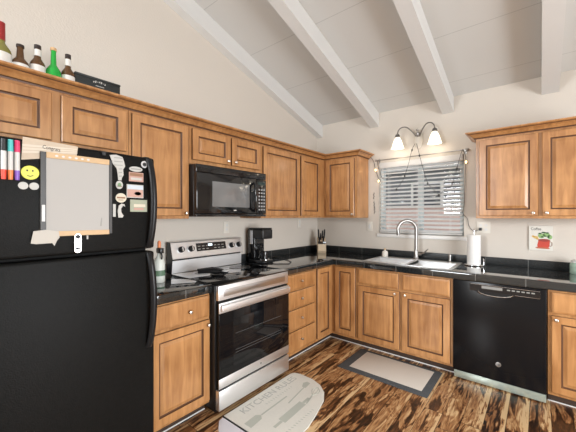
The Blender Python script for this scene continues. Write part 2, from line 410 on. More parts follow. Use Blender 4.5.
# ------------------------------------------------------------------ venetian blind
bl = thing('venetian_blind', (1.36, 0, WZ0), 'white horizontal slat blind lowered over the window above the sink', 'blind')
M_slat = mat('white_blind_slat', (.82,.82,.81), .5)
b = MB(); b.box(WX0+.012, WX1-.006, -.03, .02, 1.965, 2.03, .004); b.build('headrail', M_white, bl)
SX0, SX1 = WX0+.02, WX1-.012
nsl = 17; ztop, zbot = 1.945, 1.225
for k in range(nsl):
    zc = ztop - (ztop-zbot)*k/(nsl-1); b = MB()
    ang = math.radians(25)
    M = Matrix.Translation((0, .0, zc)) @ Matrix.Rotation(ang, 4, 'X')
    b.box(SX0, SX1, -.024, .024, -.0015, .0015, M=M)
    b.build('slat', M_slat, bl, smooth=0)
b = MB(); b.box(SX0, SX1, -.024, .022, 1.193, 1.208, .003); b.build('bottom_rail', M_white, bl)
for xx in (1.03, 1.36, 1.69):
    b = MB(); b.cyl((xx, -.026, 1.2), (xx, -.026, 1.97), .0016, seg=6); b.cyl((xx, .026, 1.2), (xx, .026, 1.97), .0016, seg=6)
    b.build('ladder_cord', M_slat, bl)
b = MB(); b.cyl((.965, -.034, 1.45), (.965, -.034, 1.97), .004, seg=6); b.build('tilt_wand', M_white, bl)

# ================================================================== cabinets
KN = 0
def front(kind, w, h):
    fwid = .056 if kind == 'door' else 0
    if kind == 'door':
        return [(0,0,0),(0,.016,1),(.004,.020,0),(fwid-.004,.020,0),(fwid+.001,.0115,1),(fwid+.008,.0105,1),(fwid+.010,.0105,0),(fwid+.03,.0185,0),(fwid+.032,.0185,0)]
    return [(0,0,0),(0,.013,1),(.004,.016,0),(.016,.020,0),(.018,.020,0)]
def wall_pt(side, a, d, z): return Vector((d, a, z)) if side == 'L' else Vector((a, -d, z))
def add_front(name, side, parent, a0, a1, z0, z1, d, kind='door', knob=None):
    R = Y if side == 'L' else X
    b = MB(); b.panel(wall_pt(side, a0, d, z0), R, Z, a1-a0, z1-z0, front(kind, a1-a0, z1-z0))
    # R x Z : Y x Z = +X (left run faces +X); X x Z = -Y (back run faces -Y)
    o = b.build(name, [M_wood, M_glaze], parent, smooth=0)
    if knob:
        p = wall_pt(side, knob[0], d+.0195, knob[1]); n = R.cross(Z)
        k = MB(); k.lathe_to([(.006,0),(.005,.010),(.0115,.015),(.0135,.020),(.011,.026),(.004,.029),(0,.029)], p, n, seg=14)
        k.build('knob', M_nickel, o)
    return o
def body(name, side, parent, a0, a1, z0, z1, d, m=None):
    p0, p1 = wall_pt(side, a0, .002, z0), wall_pt(side, a1, d, z1)
    b = MB(); b.box(min(p0.x,p1.x), max(p0.x,p1.x), min(p0.y,p1.y), max(p0.y,p1.y), z0, z1, .0015)
    return b.build(name, m or M_wood, parent, smooth=0)
UT, UB, UD = 2.105, 1.372, .305
DT = 2.08
def upper(label, side, a0, a1, z0, doors, group='wall cabinets'):
    c = thing('wall_cabinet', wall_pt(side, (a0+a1)/2, UD/2, z0), label, 'cabinet', group)
    body('cabinet_body', side, c, a0+.0005, a1-.0005, z0, UT, UD)
    for d in doors: add_front('door', side, c, d[0], d[1], d[2], DT, UD+.001, 'door', d[3] if len(d) > 3 else None)
    return c
upper('two door wall cabinet above the black refrigerator', 'L', -3.50, -2.691, 1.80, [(-3.463,-3.108,1.815),(-3.063,-2.709,1.815)])
upper('tall single door wall cabinet between refrigerator and microwave', 'L', -2.69, -2.236, UB, [(-2.672,-2.253,1.395,(-2.278,1.415))])
upper('short two door wall cabinet directly above the microwave', 'L', -2.235, -1.441, 1.802, [(-2.214,-1.839,1.838,(-1.868,1.868)),(-1.817,-1.462,1.838,(-1.785,1.868))])
upper('wide single door wall cabinet just right of the microwave', 'L', -1.44, -.816, UB, [(-1.418,-.833,1.395)])
upper('narrow wall cabinet on the left wall at the inside corner', 'L', -.815, -.002, UB, [(-.80,-.413,1.395)])
upper('corner wall cabinet on the back wall left of the window', 'B', UD+.002, .768, UB, [(.352,.735,1.395,(.716,1.415))])
upper('two door wall cabinet hung above the dishwasher right of the window', 'B', 1.964, 2.88, UB, [(1.991,2.407,1.395,(2.375,1.419)),(2.433,2.85,1.395,(2.462,1.419))])

def crown(path, label, closed_ends=True):
    prof = [(0,2.097),(.008,2.097),(.010,2.104),(.018,2.107),(.036,2.126),(.054,2.136),(.058,2.141),(.070,2.144),(.075,2.148),(.075,2.157),(0,2.157)]
    bm = bmesh.new(); rings = []
    n = len(path)
    for i, p in enumerate(path):
        p = Vector(p)
        d0 = (Vector(path[i])-Vector(path[i-1])).normalized() if i > 0 else None
        d1 = (Vector(path[i+1])-Vector(path[i])).normalized() if i < n-1 else None
        n0 = Vector((d0.y,-d0.x)) if d0 else None; n1 = Vector((d1.y,-d1.x)) if d1 else None
        if n0 and n1: off = (n0+n1)/(1+n0.dot(n1))
        else: off = n0 or n1
        rings.append([bm.verts.new((p.x+off.x*r, p.y+off.y*r, z)) for r, z in prof])
    k = len(prof)
    for a, d in zip(rings, rings[1:]):
        for j in range(k):
            f = bm.faces.new((a[j], a[(j+1)%k], d[(j+1)%k], d[j]))
            if j in (1, 2, 5): f.material_index = 1  # glaze lines that also paint shadow lines into the molding
    bm.faces.new(rings[0]); bm.faces.new(rings[-1]); bmesh.ops.recalc_face_normals(bm, faces=bm.faces)
    b = MB(); b.bm.free(); b.bm = bm
    tag(b.build('crown_molding', [M_wood, M_glaze], smooth=0), label, 'molding', 'crown moldings')
e = .0015
crown([(UD+e,-3.5),(UD+e,-UD-e),(.768+e,-UD-e),(.768+e,-.003)], 'stained wood crown molding along the tops of the left cabinets')
crown([(1.964-e,-.003),(1.964-e,-UD-e),(2.88,-UD-e)], 'stained wood crown molding on the right hand wall cabinet')

BD, BT = .61, .852
def base(label, side, a0, a1, fronts, group='base cabinets', shift=0):
    c = thing('base_cabinet', wall_pt(side, (a0+a1)/2, BD/2, 0), label, 'cabinet', group)
    body('cabinet_body', side, c, a0+.0005, a1-.0005, .075, BT, BD)
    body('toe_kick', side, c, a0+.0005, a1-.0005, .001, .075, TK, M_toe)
    for f in fronts: add_front(f[0], side, c, f[1], f[2], f[3], f[4], BD+.001, 'door' if f[0] == 'door' else 'drawer', f[5] if len(f) > 5 else None)
    return c
base('base cabinet with one drawer between refrigerator and range', 'L', -2.72, -2.268,
     [('drawer', -2.70,-2.277,.69,.838,(-2.44,.76)), ('door', -2.70,-2.277,.10,.668,(-2.296,.635))])
base('base cabinet with a stack of four drawers right of the range', 'L', -1.49, -.956,
     [('drawer', -1.452,-.975,.69,.838,(-1.215,.766)), ('drawer', -1.452,-.975,.515,.675,(-1.215,.597)), ('drawer', -1.452,-.975,.31,.50,(-1.215,.41)), ('drawer', -1.452,-.975,.105,.295,(-1.215,.205))])
# corner unit: an L-shaped body with two doors meeting in the inside corner
c = thing('corner_cabinet', (.3,-.3,0), 'L shaped base cabinet with two narrow doors in the inside corner', 'cabinet', 'base cabinets')
def Lbox(name, d, z0, z1, a, bb, m):
    b = MB(); b.prism([(.002,-.002),(bb,-.002),(bb,-d),(d,-d),(d,a),(.002,a)], (0,0,z0), X, Y, z1-z0); return b.build(name, m, c, smooth=0)
Lbox('cabinet_body', BD, .075, BT, -.955, .918, M_wood); Lbox('toe_kick', TK, .001, .075, -.955, .918, M_toe)
add_front('door', 'L', c, -.925, -.655, .105, .838, BD+.001); add_front('door', 'B', c, .66, .905, .105, .838, BD+.001)
base('wide two door base cabinet under the sink with two false drawers', 'B', .919, 1.833,
     [('drawer_front', .94,1.362,.685,.835), ('drawer_front', 1.402,1.812,.685,.835),
      ('door', .94,1.372,.10,.662,(1.335,.638)), ('door', 1.398,1.812,.10,.662,(1.432,.638))])
base('base cabinet with drawer and door right of the dishwasher', 'B', 2.463, 2.95,
     [('drawer', 2.485,2.93,.685,.835,(2.71,.76)), ('door', 2.485,2.93,.10,.662,(2.512,.638))])

# ================================================================== countertops and backsplash
CT, CO = .914, .646
def rounded_slab(b, poly, z0, z1, bev=.012): b.prism(poly, (0,0,z0), X, Y, z1-z0, bev=bev)
SKX0, SKX1, SKY0, SKY1 = .985, 1.805, -.575, -.105
b = MB(); z0 = .8535
gx = [.002, CO, SKX0, SKX1, 2.95]; gy = [-1.49, -CO, SKY0, SKY1, -.002]
cells = {(0,0)} | {(i,j) for i in range(4) for j in (1,2,3)} - {(2,2)}
vc = {}
def gv(i, j, z):
    if (i,j,z) not in vc: vc[(i,j,z)] = b.bm.verts.new((gx[i], gy[j], z))
    return vc[(i,j,z)]
for (i,j) in cells:
    q = [(i,j),(i+1,j),(i+1,j+1),(i,j+1)]
    b.bm.faces.new([gv(*p,CT) for p in q]); b.bm.faces.new([gv(*p,z0) for p in q[::-1]])
    for k,(di,dj) in enumerate(((0,-1),(1,0),(0,1),(-1,0))):
        if (i+di,j+dj) not in cells:
            p, p2 = q[k], q[(k+1)%4]
            b.bm.faces.new([gv(*p2,CT), gv(*p,CT), gv(*p,z0), gv(*p2,z0)])
bmesh.ops.recalc_face_normals(b.bm, faces=b.bm.faces)
ed = [e_ for e_ in b.bm.edges if all(abs(v.co.z-CT) < 1e-5 for v in e_.verts) and (all(abs(v.co.y+CO) < 1e-5 and v.co.x > CO-1e-4 for v in e_.verts) or all(abs(v.co.x-CO) < 1e-5 and v.co.y < -CO+1e-4 for v in e_.verts))]
bmesh.ops.bevel(b.bm, geom=ed, offset=.010, segments=3, profile=.5, affect='EDGES')
tag(b.build('countertop', M_granite, origin=(0,0,0)), 'black tiled L shaped countertop running from the range past the sink', 'countertop')
b = MB(); b.box(.002, CO, -2.73, -2.2645, z0, CT, .008); tag(b.build('countertop', M_granite), 'short black tiled countertop between refrigerator and range', 'countertop')
b = MB(); b.box(.001, .014, -1.49, -.0145, CT+.0005, .992, .002); b.box(.0145, 2.95, -.014, -.001, CT+.0005, .992, .002)
tag(b.build('backsplash', M_splash, origin=(0,0,0)), 'low black tile backsplash behind the L shaped countertop', 'backsplash')
b = MB(); b.box(.001, .014, -2.73, -2.268, CT+.0005, .992, .002); tag(b.build('backsplash', M_splash), 'short black tile backsplash piece left of the range', 'backsplash')

# ------------------------------------------------------------------ sink
sk = thing('kitchen_sink', (1.395,-.34,CT), 'double bowl drop in sink set in the counter under the window', 'sink')
b = MB(); zt = CT+.008
x0,x1,ya,yb = .97,1.82,-.59,-.075; bw = [(1.005,1.385),(1.42,1.785)]; by0,by1 = -.555,-.185
b.box(x0,x1,by1,yb,CT+.0008,zt,.003); b.box(x0,x1,ya,by0,CT+.0008,zt,.003)
b.box(x0,bw[0][0],by0,by1,CT+.0008,zt,.003); b.box(bw[0][1],bw[1][0],by0,by1,CT-.02,zt,.003); b.box(bw[1][1],x1,by0,by1,CT+.0008,zt,.003)
b.build('rim', M_sink, sk)
for (p,q) in bw:
    b = MB(); t = .004; zb = CT-.055
    b.box(p-t,q+t,by0-t,by1+t,zb-t,zb); b.box(p-t,p,by0-t,by1+t,zb,zt-.002); b.box(q,q+t,by0-t,by1+t,zb,zt-.002); b.box(p,q,by0-t,by0,zb,zt-.002); b.box(p,q,by1,by1+t,zb,zt-.002)
    o = b.build('bowl', M_sink, sk)
    b = MB(); b.lathe([(0,zb+.001),(.035,zb+.001),(.042,zb+.004),(.03,zb+.003),(0,zb+.002)], ((p+q)/2,(by0+by1)/2,0)); b.build('drain', M_chrome, o)
fc = thing('faucet', (1.376,-.12,zt), 'brushed nickel gooseneck faucet standing behind the double sink', 'faucet')
M_fau = mat('satin_nickel', (.33,.315,.30), .32, 1)
b = MB(); b.lathe([(.032,0),(.032,.006),(.024,.014),(.022,.09),(.019,.10),(0,.10)], (1.376,-.12,zt+.0005)); b.build('base', M_fau, fc)
dx, dy = -.80, -.60; pts = [(1.376,-.12,zt+.09),(1.376,-.12,1.16),(1.376,-.12,1.245)]
R_ = .098
for i in range(1, 13):
    a = math.pi*i/12*.97; k = R_*(1-math.cos(a)); pts.append((1.376+dx*k, -.12+dy*k, 1.245+R_*math.sin(a)))
b = MB(); b.tube(pts, .0175, 12); b.build('spout', M_fau, fc)
ex, ey, ez = pts[-1]
b = MB(); b.lathe_to([(.014,0),(.016,.01),(.018,.06),(.016,.075),(0,.075)], (ex,ey,ez+.004), (.03,.02,-1), 14); b.build('spray_head', mat('dark_nickel', (.3,.29,.28), .3, 1), fc)
b = MB(); b.cyl((1.376,-.12,zt+.055),(1.43,-.125,zt+.06), .017,.015); b.tube([(1.425,-.125,zt+.06),(1.46,-.13,zt+.075),(1.505,-.14,zt+.12)], [.009,.008,.006], 8); b.build('lever', M_fau, fc)
sd = thing('soap_dispenser', (1.71,-.13,zt), 'small silver pump dispenser at the right rear of the sink', 'dispenser')
b = MB(); b.lathe([(.02,0),(.02,.006),(.013,.012),(.013,.055),(.017,.058),(.017,.075),(0,.078)], (1.71,-.13,zt+.0005)); b.build('post', M_fau, sd)
sb = thing('soap_bottle', (1.03,-.125,zt), 'small white soap bottle on the left rear corner of the sink', 'bottle')
b = MB(); b.lathe([(.03,0),(.033,.004),(.033,.05),(.026,.062),(.012,.068),(.012,.075),(0,.075)], (1.03,-.125,zt+.0005), 18); b.build('bottle_body', mat('cream_plastic', (.75,.72,.66), .35), sb)
b = MB(); b.lathe([(.012,0),(.012,.015),(.006,.022),(0,.022)], (1.03,-.125,zt+.0765)); b.build('cap', mat('tan_cap', (.6,.42,.25), .5), sb)

# ================================================================== refrigerator
FX = .79
fr = thing('refrigerator', (.4,-3.13,0), 'black textured top freezer refrigerator covered with magnets at left', 'refrigerator')
b = MB(); b.box(.03,.705,-3.51,-2.765,.02,1.695,.006); b.build('cabinet', M_fridge, fr)
b = MB(); b.box(.712,FX,-3.512,-2.757,1.218,1.708,.014,seg=3); fzd = b.build('freezer_door', M_fridge, fr)
b = MB(); b.box(.712,FX,-3.512,-2.757,.07,1.203,.014,seg=3); frd = b.build('fridge_door', M_fridge, fr)
b = MB(); b.box(.706,.712,-3.50,-2.77,.05,1.70); b.build('gasket', M_darkgap, fr)
b = MB(); b.box(.70,.74,-3.5,-2.77,.012,.062,.004); b.build('base_grille', M_black, fr)
def handle(par, z0, z1, flip):
    n = 14; b = MB(); bmh = bmesh.new(); rings = []
    for i in range(n+1):
        t_ = i/n; z = z0+(z1-z0)*t_
        bow = math.sin(math.pi*t_)**.5*.042
        hw = .016 if True else 0
        x = FX-.004+bow
        yy = -2.792 + .010*math.sin(math.pi*t_)
        rings.append([bmh.verts.new(p) for p in [(x,yy-hw,z),(x+.016,yy-hw+.004,z),(x+.020,yy,z),(x+.016,yy+hw-.004,z),(x,yy+hw,z),(x-.004 if bow>.005 else x,yy,z)]])
    for a,d in zip(rings,rings[1:]):
        for k in range(6): bmh.faces.new((a[k],a[(k+1)%6],d[(k+1)%6],d[k]))
    bmh.faces.new(rings[0]); bmh.faces.new(rings[-1]); bmesh.ops.recalc_face_normals(bmh, faces=bmh.faces)
    for f in bmh.faces: f.smooth = True
    b.bm.free(); b.bm = bmh; return b.build('handle', mat('satin_black_handle', (.012,.012,.013), .32, spec=.25), par, smooth=60)
handle(fzd, 1.222, 1.70, 0); handle(frd, .69, 1.198, 1)
b = MB(); b.box(.66,.76,-2.80,-2.77,1.6955,1.716,.004); b.build('hinge_cover', M_black, fr)
b = MB()
for yy in (-3.45,-2.83): b.cyl((.62,yy,0.0005),(.62,yy,.02),.02)
b.build('foot', M_black, fr)

# things on the freezer door
def on_door(pts, t, name, m, label, cat, group=None, x=None, smooth=0):
    b = MB(); b.prism([(y,z) for y,z in pts], (x or FX+.0008,0,0), Y, Z, t, bev=min(t*.3,.001)); o = b.build(name, m, smooth=smooth)
    if label: tag(o, label, cat, group)
    return o
def ell(cy,czz,ry,rz,n=24): return [(cy+ry*math.cos(2*math.pi*i/n), czz+rz*math.sin(2*math.pi*i/n)) for i in range(n)]
wb = thing('whiteboard', (FX+.004,-3.116,1.31), 'blank whiteboard with wooden top and bottom rails on the freezer door', 'whiteboard')
def dpoly(name, pts, t, m, par, x=FX+.001):
    b = MB(); b.prism(pts, (x,0,0), Y, Z, t, bev=min(t*.3,.0015)); return b.build(name, m, par, smooth=0)
M_lightwood = mat('light_birch', (.62,.42,.23), .5, noise=.12, nscale=40)
M_board = mat('whiteboard_surface', (.47,.455,.435), .5, spec=.1)
M_darkframe = mat('dark_gray_frame', (.045,.043,.042), .45)
dpoly('board_surface', [(-3.238,1.325),(-2.988,1.325),(-2.988,1.648),(-3.238,1.648)], .008, M_board, wb)
dpoly('side_frame', [(-3.256,1.308),(-3.236,1.308),(-3.236,1.665),(-3.256,1.665)], .013, M_darkframe, wb)
dpoly('side_frame', [(-2.990,1.308),(-2.977,1.308),(-2.977,1.665),(-2.990,1.665)], .013, M_darkframe, wb)
tr = dpoly('top_rail', [(-3.236,1.641),(-2.990,1.641),(-2.990,1.666),(-3.236,1.666)], .013, M_lightwood, wb)
for k in range(6): dpoly('rail_mark', ell(-3.20+.024*k,1.653,.006,.0045,10), .001, M_white, tr, FX+.0142)
dpoly('bottom_rail', [(-3.236,1.305),(-2.990,1.305),(-2.990,1.327),(-3.236,1.327)], .013, M_lightwood, wb)
dpoly('frame_label', [(-3.251,1.37),(-3.240,1.37),(-3.240,1.44),(-3.251,1.44)], .001, M_white, wb, FX+.0142)
dpoly('ink_scribble', [(-3.030,1.345),(-3.022,1.345),(-3.020,1.385),(-3.024,1.385)], .0006, M_grayink, wb, FX+.0092)
note = thing('paper_note', (FX+.001,-3.216,1.62), 'striped tan greeting banner taped above the whiteboard', 'paper')
dpoly('sheet', [(-3.315,1.622),(-3.123,1.662),(-3.117,1.709),(-3.31,1.717)], .0008, mat('striped_kraft_paper', (.60,.50,.39), .8, noise=.12, nscale=40), note)
for k in range(3):
    f = .2+.27*k
    dpoly('stripe', [(-3.312,1.64+.05*f),(-3.12,1.672+.03*f),(-3.12,1.676+.03*f),(-3.312,1.65+.05*f)], .0004, mat('pale_stripe', (.70,.63,.53), .8), note, FX+.0019)
textmesh('lettering', 'Congrats', .022, (FX+.0026,-3.215,1.684), Vector((0,1,-.08)), Vector((0,.08,1)), M_ink, note, .0003, w=.062)
mk = [((.015,.015,.016),(.75,.07,.04),'black capped dry erase marker with red end clipped to freezer door'),
      ((.10,.55,.55),(.85,.25,.08),'teal capped dry erase marker with orange end clipped to freezer door'),
      ((.75,.05,.16),(.25,.12,.55),'magenta capped dry erase marker with purple end clipped to freezer door')]
for i,(c1,c2,lb) in enumerate(mk):
    yc = -3.369+.020*i; t_ = thing('dry_erase_marker', (FX+.01,yc,1.535), lb, 'marker', 'dry erase markers on the freezer')
    b = MB(); b.cyl((FX+.0105,yc,1.575),(FX+.0105,yc,1.648),.0088); b.build('barrel', M_white, t_)
    b = MB(); b.cyl((FX+.0105,yc,1.648),(FX+.0105,yc,1.695),.0095,.0085); b.build('cap', mat('marker_cap_'+'abc'[i], c1, .4), t_)
    b = MB(); b.cyl((FX+.0105,yc,1.537),(FX+.0105,yc,1.575),.0075,.009); b.build('end_plug', mat('marker_end_'+'abc'[i], c2, .4), t_)
sm = thing('smiley_magnet', (FX+.001,-3.287,1.542), 'yellow oval smiley face magnet left of the whiteboard', 'magnet', 'fridge magnets')
dpoly('face', ell(-3.287,1.572,.030,.029), .004, mat('smiley_yellow', (.72,.72,.05), .4), sm)
for yy in (-3.297,-3.279): dpoly('eye', ell(yy,1.580,.003,.004,10), .0008, M_ink, sm, FX+.0052)
dpoly('mouth', [(-3.300,1.562),(-3.294,1.557),(-3.287,1.555),(-3.280,1.558),(-3.275,1.564),(-3.281,1.561),(-3.287,1.558),(-3.294,1.560)], .0008, M_ink, sm, FX+.0052)
M_mag = mat('white_magnet', (.54,.53,.50), .5)
on_door(ell(-3.309,1.517,.0165,.0155,16), .003, 'oval_magnet', M_mag, 'left white oval magnet of the pair under the smiley face', 'magnet', 'fridge magnets')
on_door(ell(-3.274,1.517,.0165,.0155,16), .003, 'oval_magnet', M_mag, 'right white oval magnet of the pair under the smiley face', 'magnet', 'fridge magnets')
on_door([(-3.279,1.330),(-3.235,1.335),(-3.193,1.326),(-3.190,1.300),(-3.200,1.285),(-3.208,1.264),(-3.216,1.277),(-3.270,1.276),(-3.288,1.280)], .001, 'torn_paper', mat('cream_paper', (.56,.53,.48), .8), 'torn cream paper scrap under the lower left corner of the whiteboard', 'paper', None, FX+.0155)
bo = thing('bottle_opener', (FX+.016,-3.122,1.224), 'silver flat bottle opener hanging below the whiteboard', 'opener')
dpoly('handle', [(-3.136,1.245)]+[(-3.122-.014*math.cos(math.pi*i/8), 1.240-.014*math.sin(math.pi*i/8)) for i in range(9)]+[(-3.108,1.30)]+[(-3.122+.014*math.cos(math.pi*i/8), 1.300+.014*math.sin(math.pi*i/8)) for i in range(9)], .0025, mat('polished_steel', (.75,.70,.70), .25, 1), bo, FX+.0155)
dpoly('opener_slot', ell(-3.122,1.299,.010,.010,14), .0006, M_ink, bo, FX+.0183)
dpoly('lower_slot', [(-3.131,1.243),(-3.113,1.243),(-3.113,1.250),(-3.131,1.250)], .0006, M_ink, bo, FX+.0183)
# magnets right of the board
mg = thing('map_magnet', (FX+.001,-2.94,1.57), 'white ragged map shaped magnet right of the whiteboard', 'magnet', 'fridge magnets')
dpoly('plate', [(-2.985,1.692),(-2.955,1.698),(-2.925,1.690),(-2.918,1.670),(-2.912,1.645),(-2.922,1.628),(-2.920,1.600),(-2.928,1.585),(-2.930,1.572),(-2.946,1.573),(-2.948,1.600),(-2.953,1.630),(-2.970,1.650),(-2.978,1.672)], .003, M_mag, mg)
for k in range(6):
    yy = 1.68-.018*k; wd = .02 if k < 3 else .008; yc = -2.945 if k < 3 else -2.936
    dpoly('print_line', [(yc-wd,yy),(yc+wd,yy+.002),(yc+wd,yy+.006),(yc-wd,yy+.004)], .0004, M_grayink, mg, FX+.0042)
def simple_mag(name, pts, m, label, deco):
    t_ = thing(name, (FX+.001, sum(p[0] for p in pts)/len(pts), min(p[1] for p in pts)), label, 'magnet', 'fridge magnets')
    dpoly('plate', pts, .003, m, t_)
    for nm, pp, mm in deco: dpoly(nm, pp, .0005, mm, t_, FX+.0042)
    return t_
M_brown = mat('brown_print', (.30,.16,.09), .6); M_green = mat('green_print', (.20,.32,.18), .6); M_pink = mat('rose_print', (.55,.33,.27), .6); M_sky = mat('pale_blue_print', (.60,.66,.72), .6); M_cream = mat('cream_print', (.68,.62,.50), .6)
def rect(a,b2,c,d): return [(a,c),(b2,c),(b2,d),(a,d)]
simple_mag('round_magnet', ell(-2.940,1.549,.017,.021,16), M_mag, 'small round white magnet with green print under the map magnet', [('print', ell(-2.940,1.549,.009,.010,10), M_green), ('print', rect(-2.952,-2.928,1.54,1.544), M_brown)])
simple_mag('round_magnet', ell(-2.932,1.484,.026,.024,18), M_cream, 'tan round magnet with brown lettering beside the photo magnets', [('print', rect(-2.952,-2.912,1.481,1.489), M_brown), ('print', rect(-2.945,-2.922,1.472,1.475), M_brown)])
simple_mag('oval_magnet', ell(-2.859,1.637,.034,.0135,20), M_mag, 'white oval magnet with lettering above the photo magnets', [('print', rect(-2.884,-2.834,1.634,1.640), M_grayink)])
simple_mag('badge_magnet', ell(-2.815,1.667,.0175,.019,12), mat('silver_badge', (.6,.6,.6), .4), 'round silver badge magnet at the top right of the freezer door', [('emblem', ell(-2.815,1.667,.010,.011,8), M_darkframe), ('emblem', rect(-2.827,-2.803,1.665,1.669), M_mag)])
simple_mag('photo_magnet', rect(-2.894,-2.820,1.572,1.620), M_pink, 'upper photo magnet in rose and white under the oval magnet', [('picture', rect(-2.890,-2.824,1.600,1.616), M_brown), ('picture', rect(-2.885,-2.83,1.58,1.592), M_mag)])
simple_mag('photo_magnet', rect(-2.905,-2.820,1.487,1.556), M_mag, 'middle photo magnet with pale sky and rosy ground', [('picture', rect(-2.902,-2.823,1.532,1.552), M_sky), ('picture', rect(-2.902,-2.823,1.491,1.530), M_pink), ('picture', ell(-2.85,1.51,.018,.010,10), M_brown)])
simple_mag('photo_magnet', rect(-2.888,-2.800,1.415,1.478), mat('olive_print', (.38,.40,.30), .6), 'lowest photo magnet in olive green tones', [('picture', rect(-2.870,-2.810,1.44,1.455), M_cream), ('picture', rect(-2.87,-2.82,1.424,1.436), M_pink)])
simple_mag('strip_magnet', rect(-2.970,-2.957,1.389,1.452), M_mag, 'straight white strip magnet beside the lower right of the whiteboard', [])
simple_mag('figure_magnet', [(-2.945,1.385),(-2.925,1.385),(-2.920,1.395),(-2.930,1.41),(-2.932,1.43),(-2.922,1.445),(-2.912,1.44),(-2.915,1.452),(-2.93,1.456),(-2.943,1.445),(-2.948,1.42)], M_mag, 'curved white figure magnet below the tan round magnet', [])
on_door(rect(-3.083,-3.076,1.285,1.303), .002, 'clip_magnet', M_mag, 'tiny white clip under the bottom rail of the whiteboard', 'clip')
on_door(rect(-3.02,-3.005,1.685,1.702), .012, 'hook_magnet', M_black, 'small black magnetic hook above the whiteboard', 'hook')

# ================================================================== range
RY0, RY1, RXF = -2.262, -1.497, .71
rg = thing('range', (.36,-1.865,0), 'freestanding stainless electric range with black glass oven door', 'range')
b = MB(); b.box(.03,.665,RY0,RY1,.03,.905,.003); b.build('body', M_black, rg)
b = MB(); b.box(.09,RXF-.006,RY0-.001,RY1+.001,.9055,.9165,.003); b.build('cooktop', M_cook, rg)
M_ring = mat('burner_ring_gray', (.07,.07,.07), .2)
for (bx,by,br) in ((.25,-2.06,.075),(.25,-1.66,.10),(.53,-2.06,.105),(.53,-1.66,.08)):
    b = MB(); b.lathe([(br-.002,0),(br,0),(br,.0003),(br-.002,.0003)], (bx,by,  .9167), 40); b.build('burner_ring', M_ring, rg)
# backguard
b = MB(); b.prism([(.031,  .917),(.085,  .917),(.088,1.02),(.031,1.02)], (0,RY0+.002,0), X, Z, -(RY1-RY0-.004)); bg_ = b.build('backguard_riser', steel('satin_backguard_steel', (.86,.86,.87), .55), rg, smooth=0)
b = MB(); b.box(.032,.075,RY0+.004,RY1-.004,1.0205,1.036); b.build('vent_gap', M_darkgap, rg)
b = MB(); b.prism([(.031,1.0365),(.112,1.0365),(.108,1.045),(.075,1.168),(.066,1.175),(.031,1.175)], (0,RY0,0), X, Z, -(RY1-RY0)); cp = b.build('control_panel', M_steel, rg, smooth=0)
b = MB(); b.prism([(.030,  .917),(.100,  .917),(.113,1.04),(.076,1.17),(.066,1.176),(.030,1.176)], (0,RY0-.001,0), X, Z, .006); b.build('end_cap', M_black, rg, smooth=0)
nrm = Vector((.123,0,.033)).normalized(); upv = Vector((-.033,0,.123)).normalized()
def cpp(y, t): return Vector((.108,y,1.045))+Vector((-.033,0,.123))*t + nrm*.0005
def disp(y0,y1,t0,t1,th,m,name,par):
    O = cpp(y0,t0); h = (t1-t0)*.1273
    b = MB(); b.prism([(0,0),(y1-y0,0),(y1-y0,h),(0,h)], O, Y, upv, th); return b.build(name, m, par, smooth=0)
dp = disp(-2.025,-1.70,.30,.86,.002,mat('display_black', (.02,.02,.022), .15),'display',cp)
disp(-1.90,-1.855,.62,.78,.0027,mat('clock_digits', (.5,.6,.65), .5, emit=(.8,.9,1), estr=1.2),'clock',dp)
for k in range(7):
    if k == 3: continue
    for tt in (.42,.62): disp(-2.01+.043*k,-1.985+.043*k,tt,tt+.05,.0024,M_grayink,'touch_key',dp)
for yy in (-2.178,-2.082,-1.635,-1.545):
    p = cpp(yy,.52)
    b = MB(); b.lathe_to([(.030,0),(.030,.004),(0,.004)], p, nrm, 22); bz = b.build('knob_bezel', M_steel, cp)
    b = MB(); b.lathe_to([(.026,0),(.024,.022),(.020,.026),(0,.026)], p+nrm*.0045, nrm, 22); b.build('knob', M_black, bz)
    b = MB(); q = p+nrm*.031; b.prism([(-.004,-.018),(.004,-.018),(.004,.018),(-.004,.018)], q, Y, upv, .008); b.build('knob_grip', M_steel, bz)
# front
b = MB(); b.box(.67,RXF-.008,RY0+.004,RY1-.004,.80,.9052,.005); b.build('front_band', M_steel, rg)
b = MB(); b.box(RXF-.008,RXF-.0055,RY0+.05,RY1-.05,.825,.875,.001); b.build('band_inset', mat('steel_inset', (.62,.62,.63), .3, 1), rg)
b = MB(); b.box(.666,.70,RY0+.012,RY1-.012,.16,.795,.003); b.build('door_gap', M_darkgap, rg)
b = MB(); b.box(.702,RXF,RY0+.003,RY1-.003,.258,.712,.002); od = b.build('oven_door', M_blackglass, rg)
b = MB(); b.box(RXF+.0003,RXF+.0012,RY0+.13,RY1-.09,.31,.65,.0003); b.build('oven_window', mat('oven_window_tint', (.008,.008,.009), .04, ior=1.42), od)
for zz in (.40,.42,.54):
    b = MB(); b.box(RXF+.0014,RXF+.0022,RY0+.15,RY1-.11,zz,zz+.0022); b.build('rack_line', mat('rack_gray', (.12,.12,.12), .4), od)
b = MB(); b.box(.702,RXF+.002,RY0+.003,RY1-.003,.713,.785,.004); hb = b.build('door_top_rail', M_steel, od)
b = MB(); b.box(RXF+.010,RXF+.026,RY0+.01,RY1-.01,.728,.775,.007,seg=3); b.box(RXF+.002,RXF+.012,RY0+.012,RY0+.035,.735,.768,.003); b.box(RXF+.002,RXF+.012,RY1-.035,RY1-.012,.735,.768,.003); b.build('handle', M_steel, od)
b = MB(); b.box(.702,RXF,RY0+.003,RY1-.003,.190,.2575,.003); db = b.build('door_bottom_rail', M_steel, od)
b = MB(); b.lathe_to([(.008,0),(.008,.001),(0,.001)], (RXF+.0005,-1.85,.226), X, 14); b.build('brand_mark', M_grayink, db)
b = MB(); b.box(.67,RXF,RY0+.003,RY1-.003,.038,.176,.004); b.build('storage_drawer', M_steel, rg)
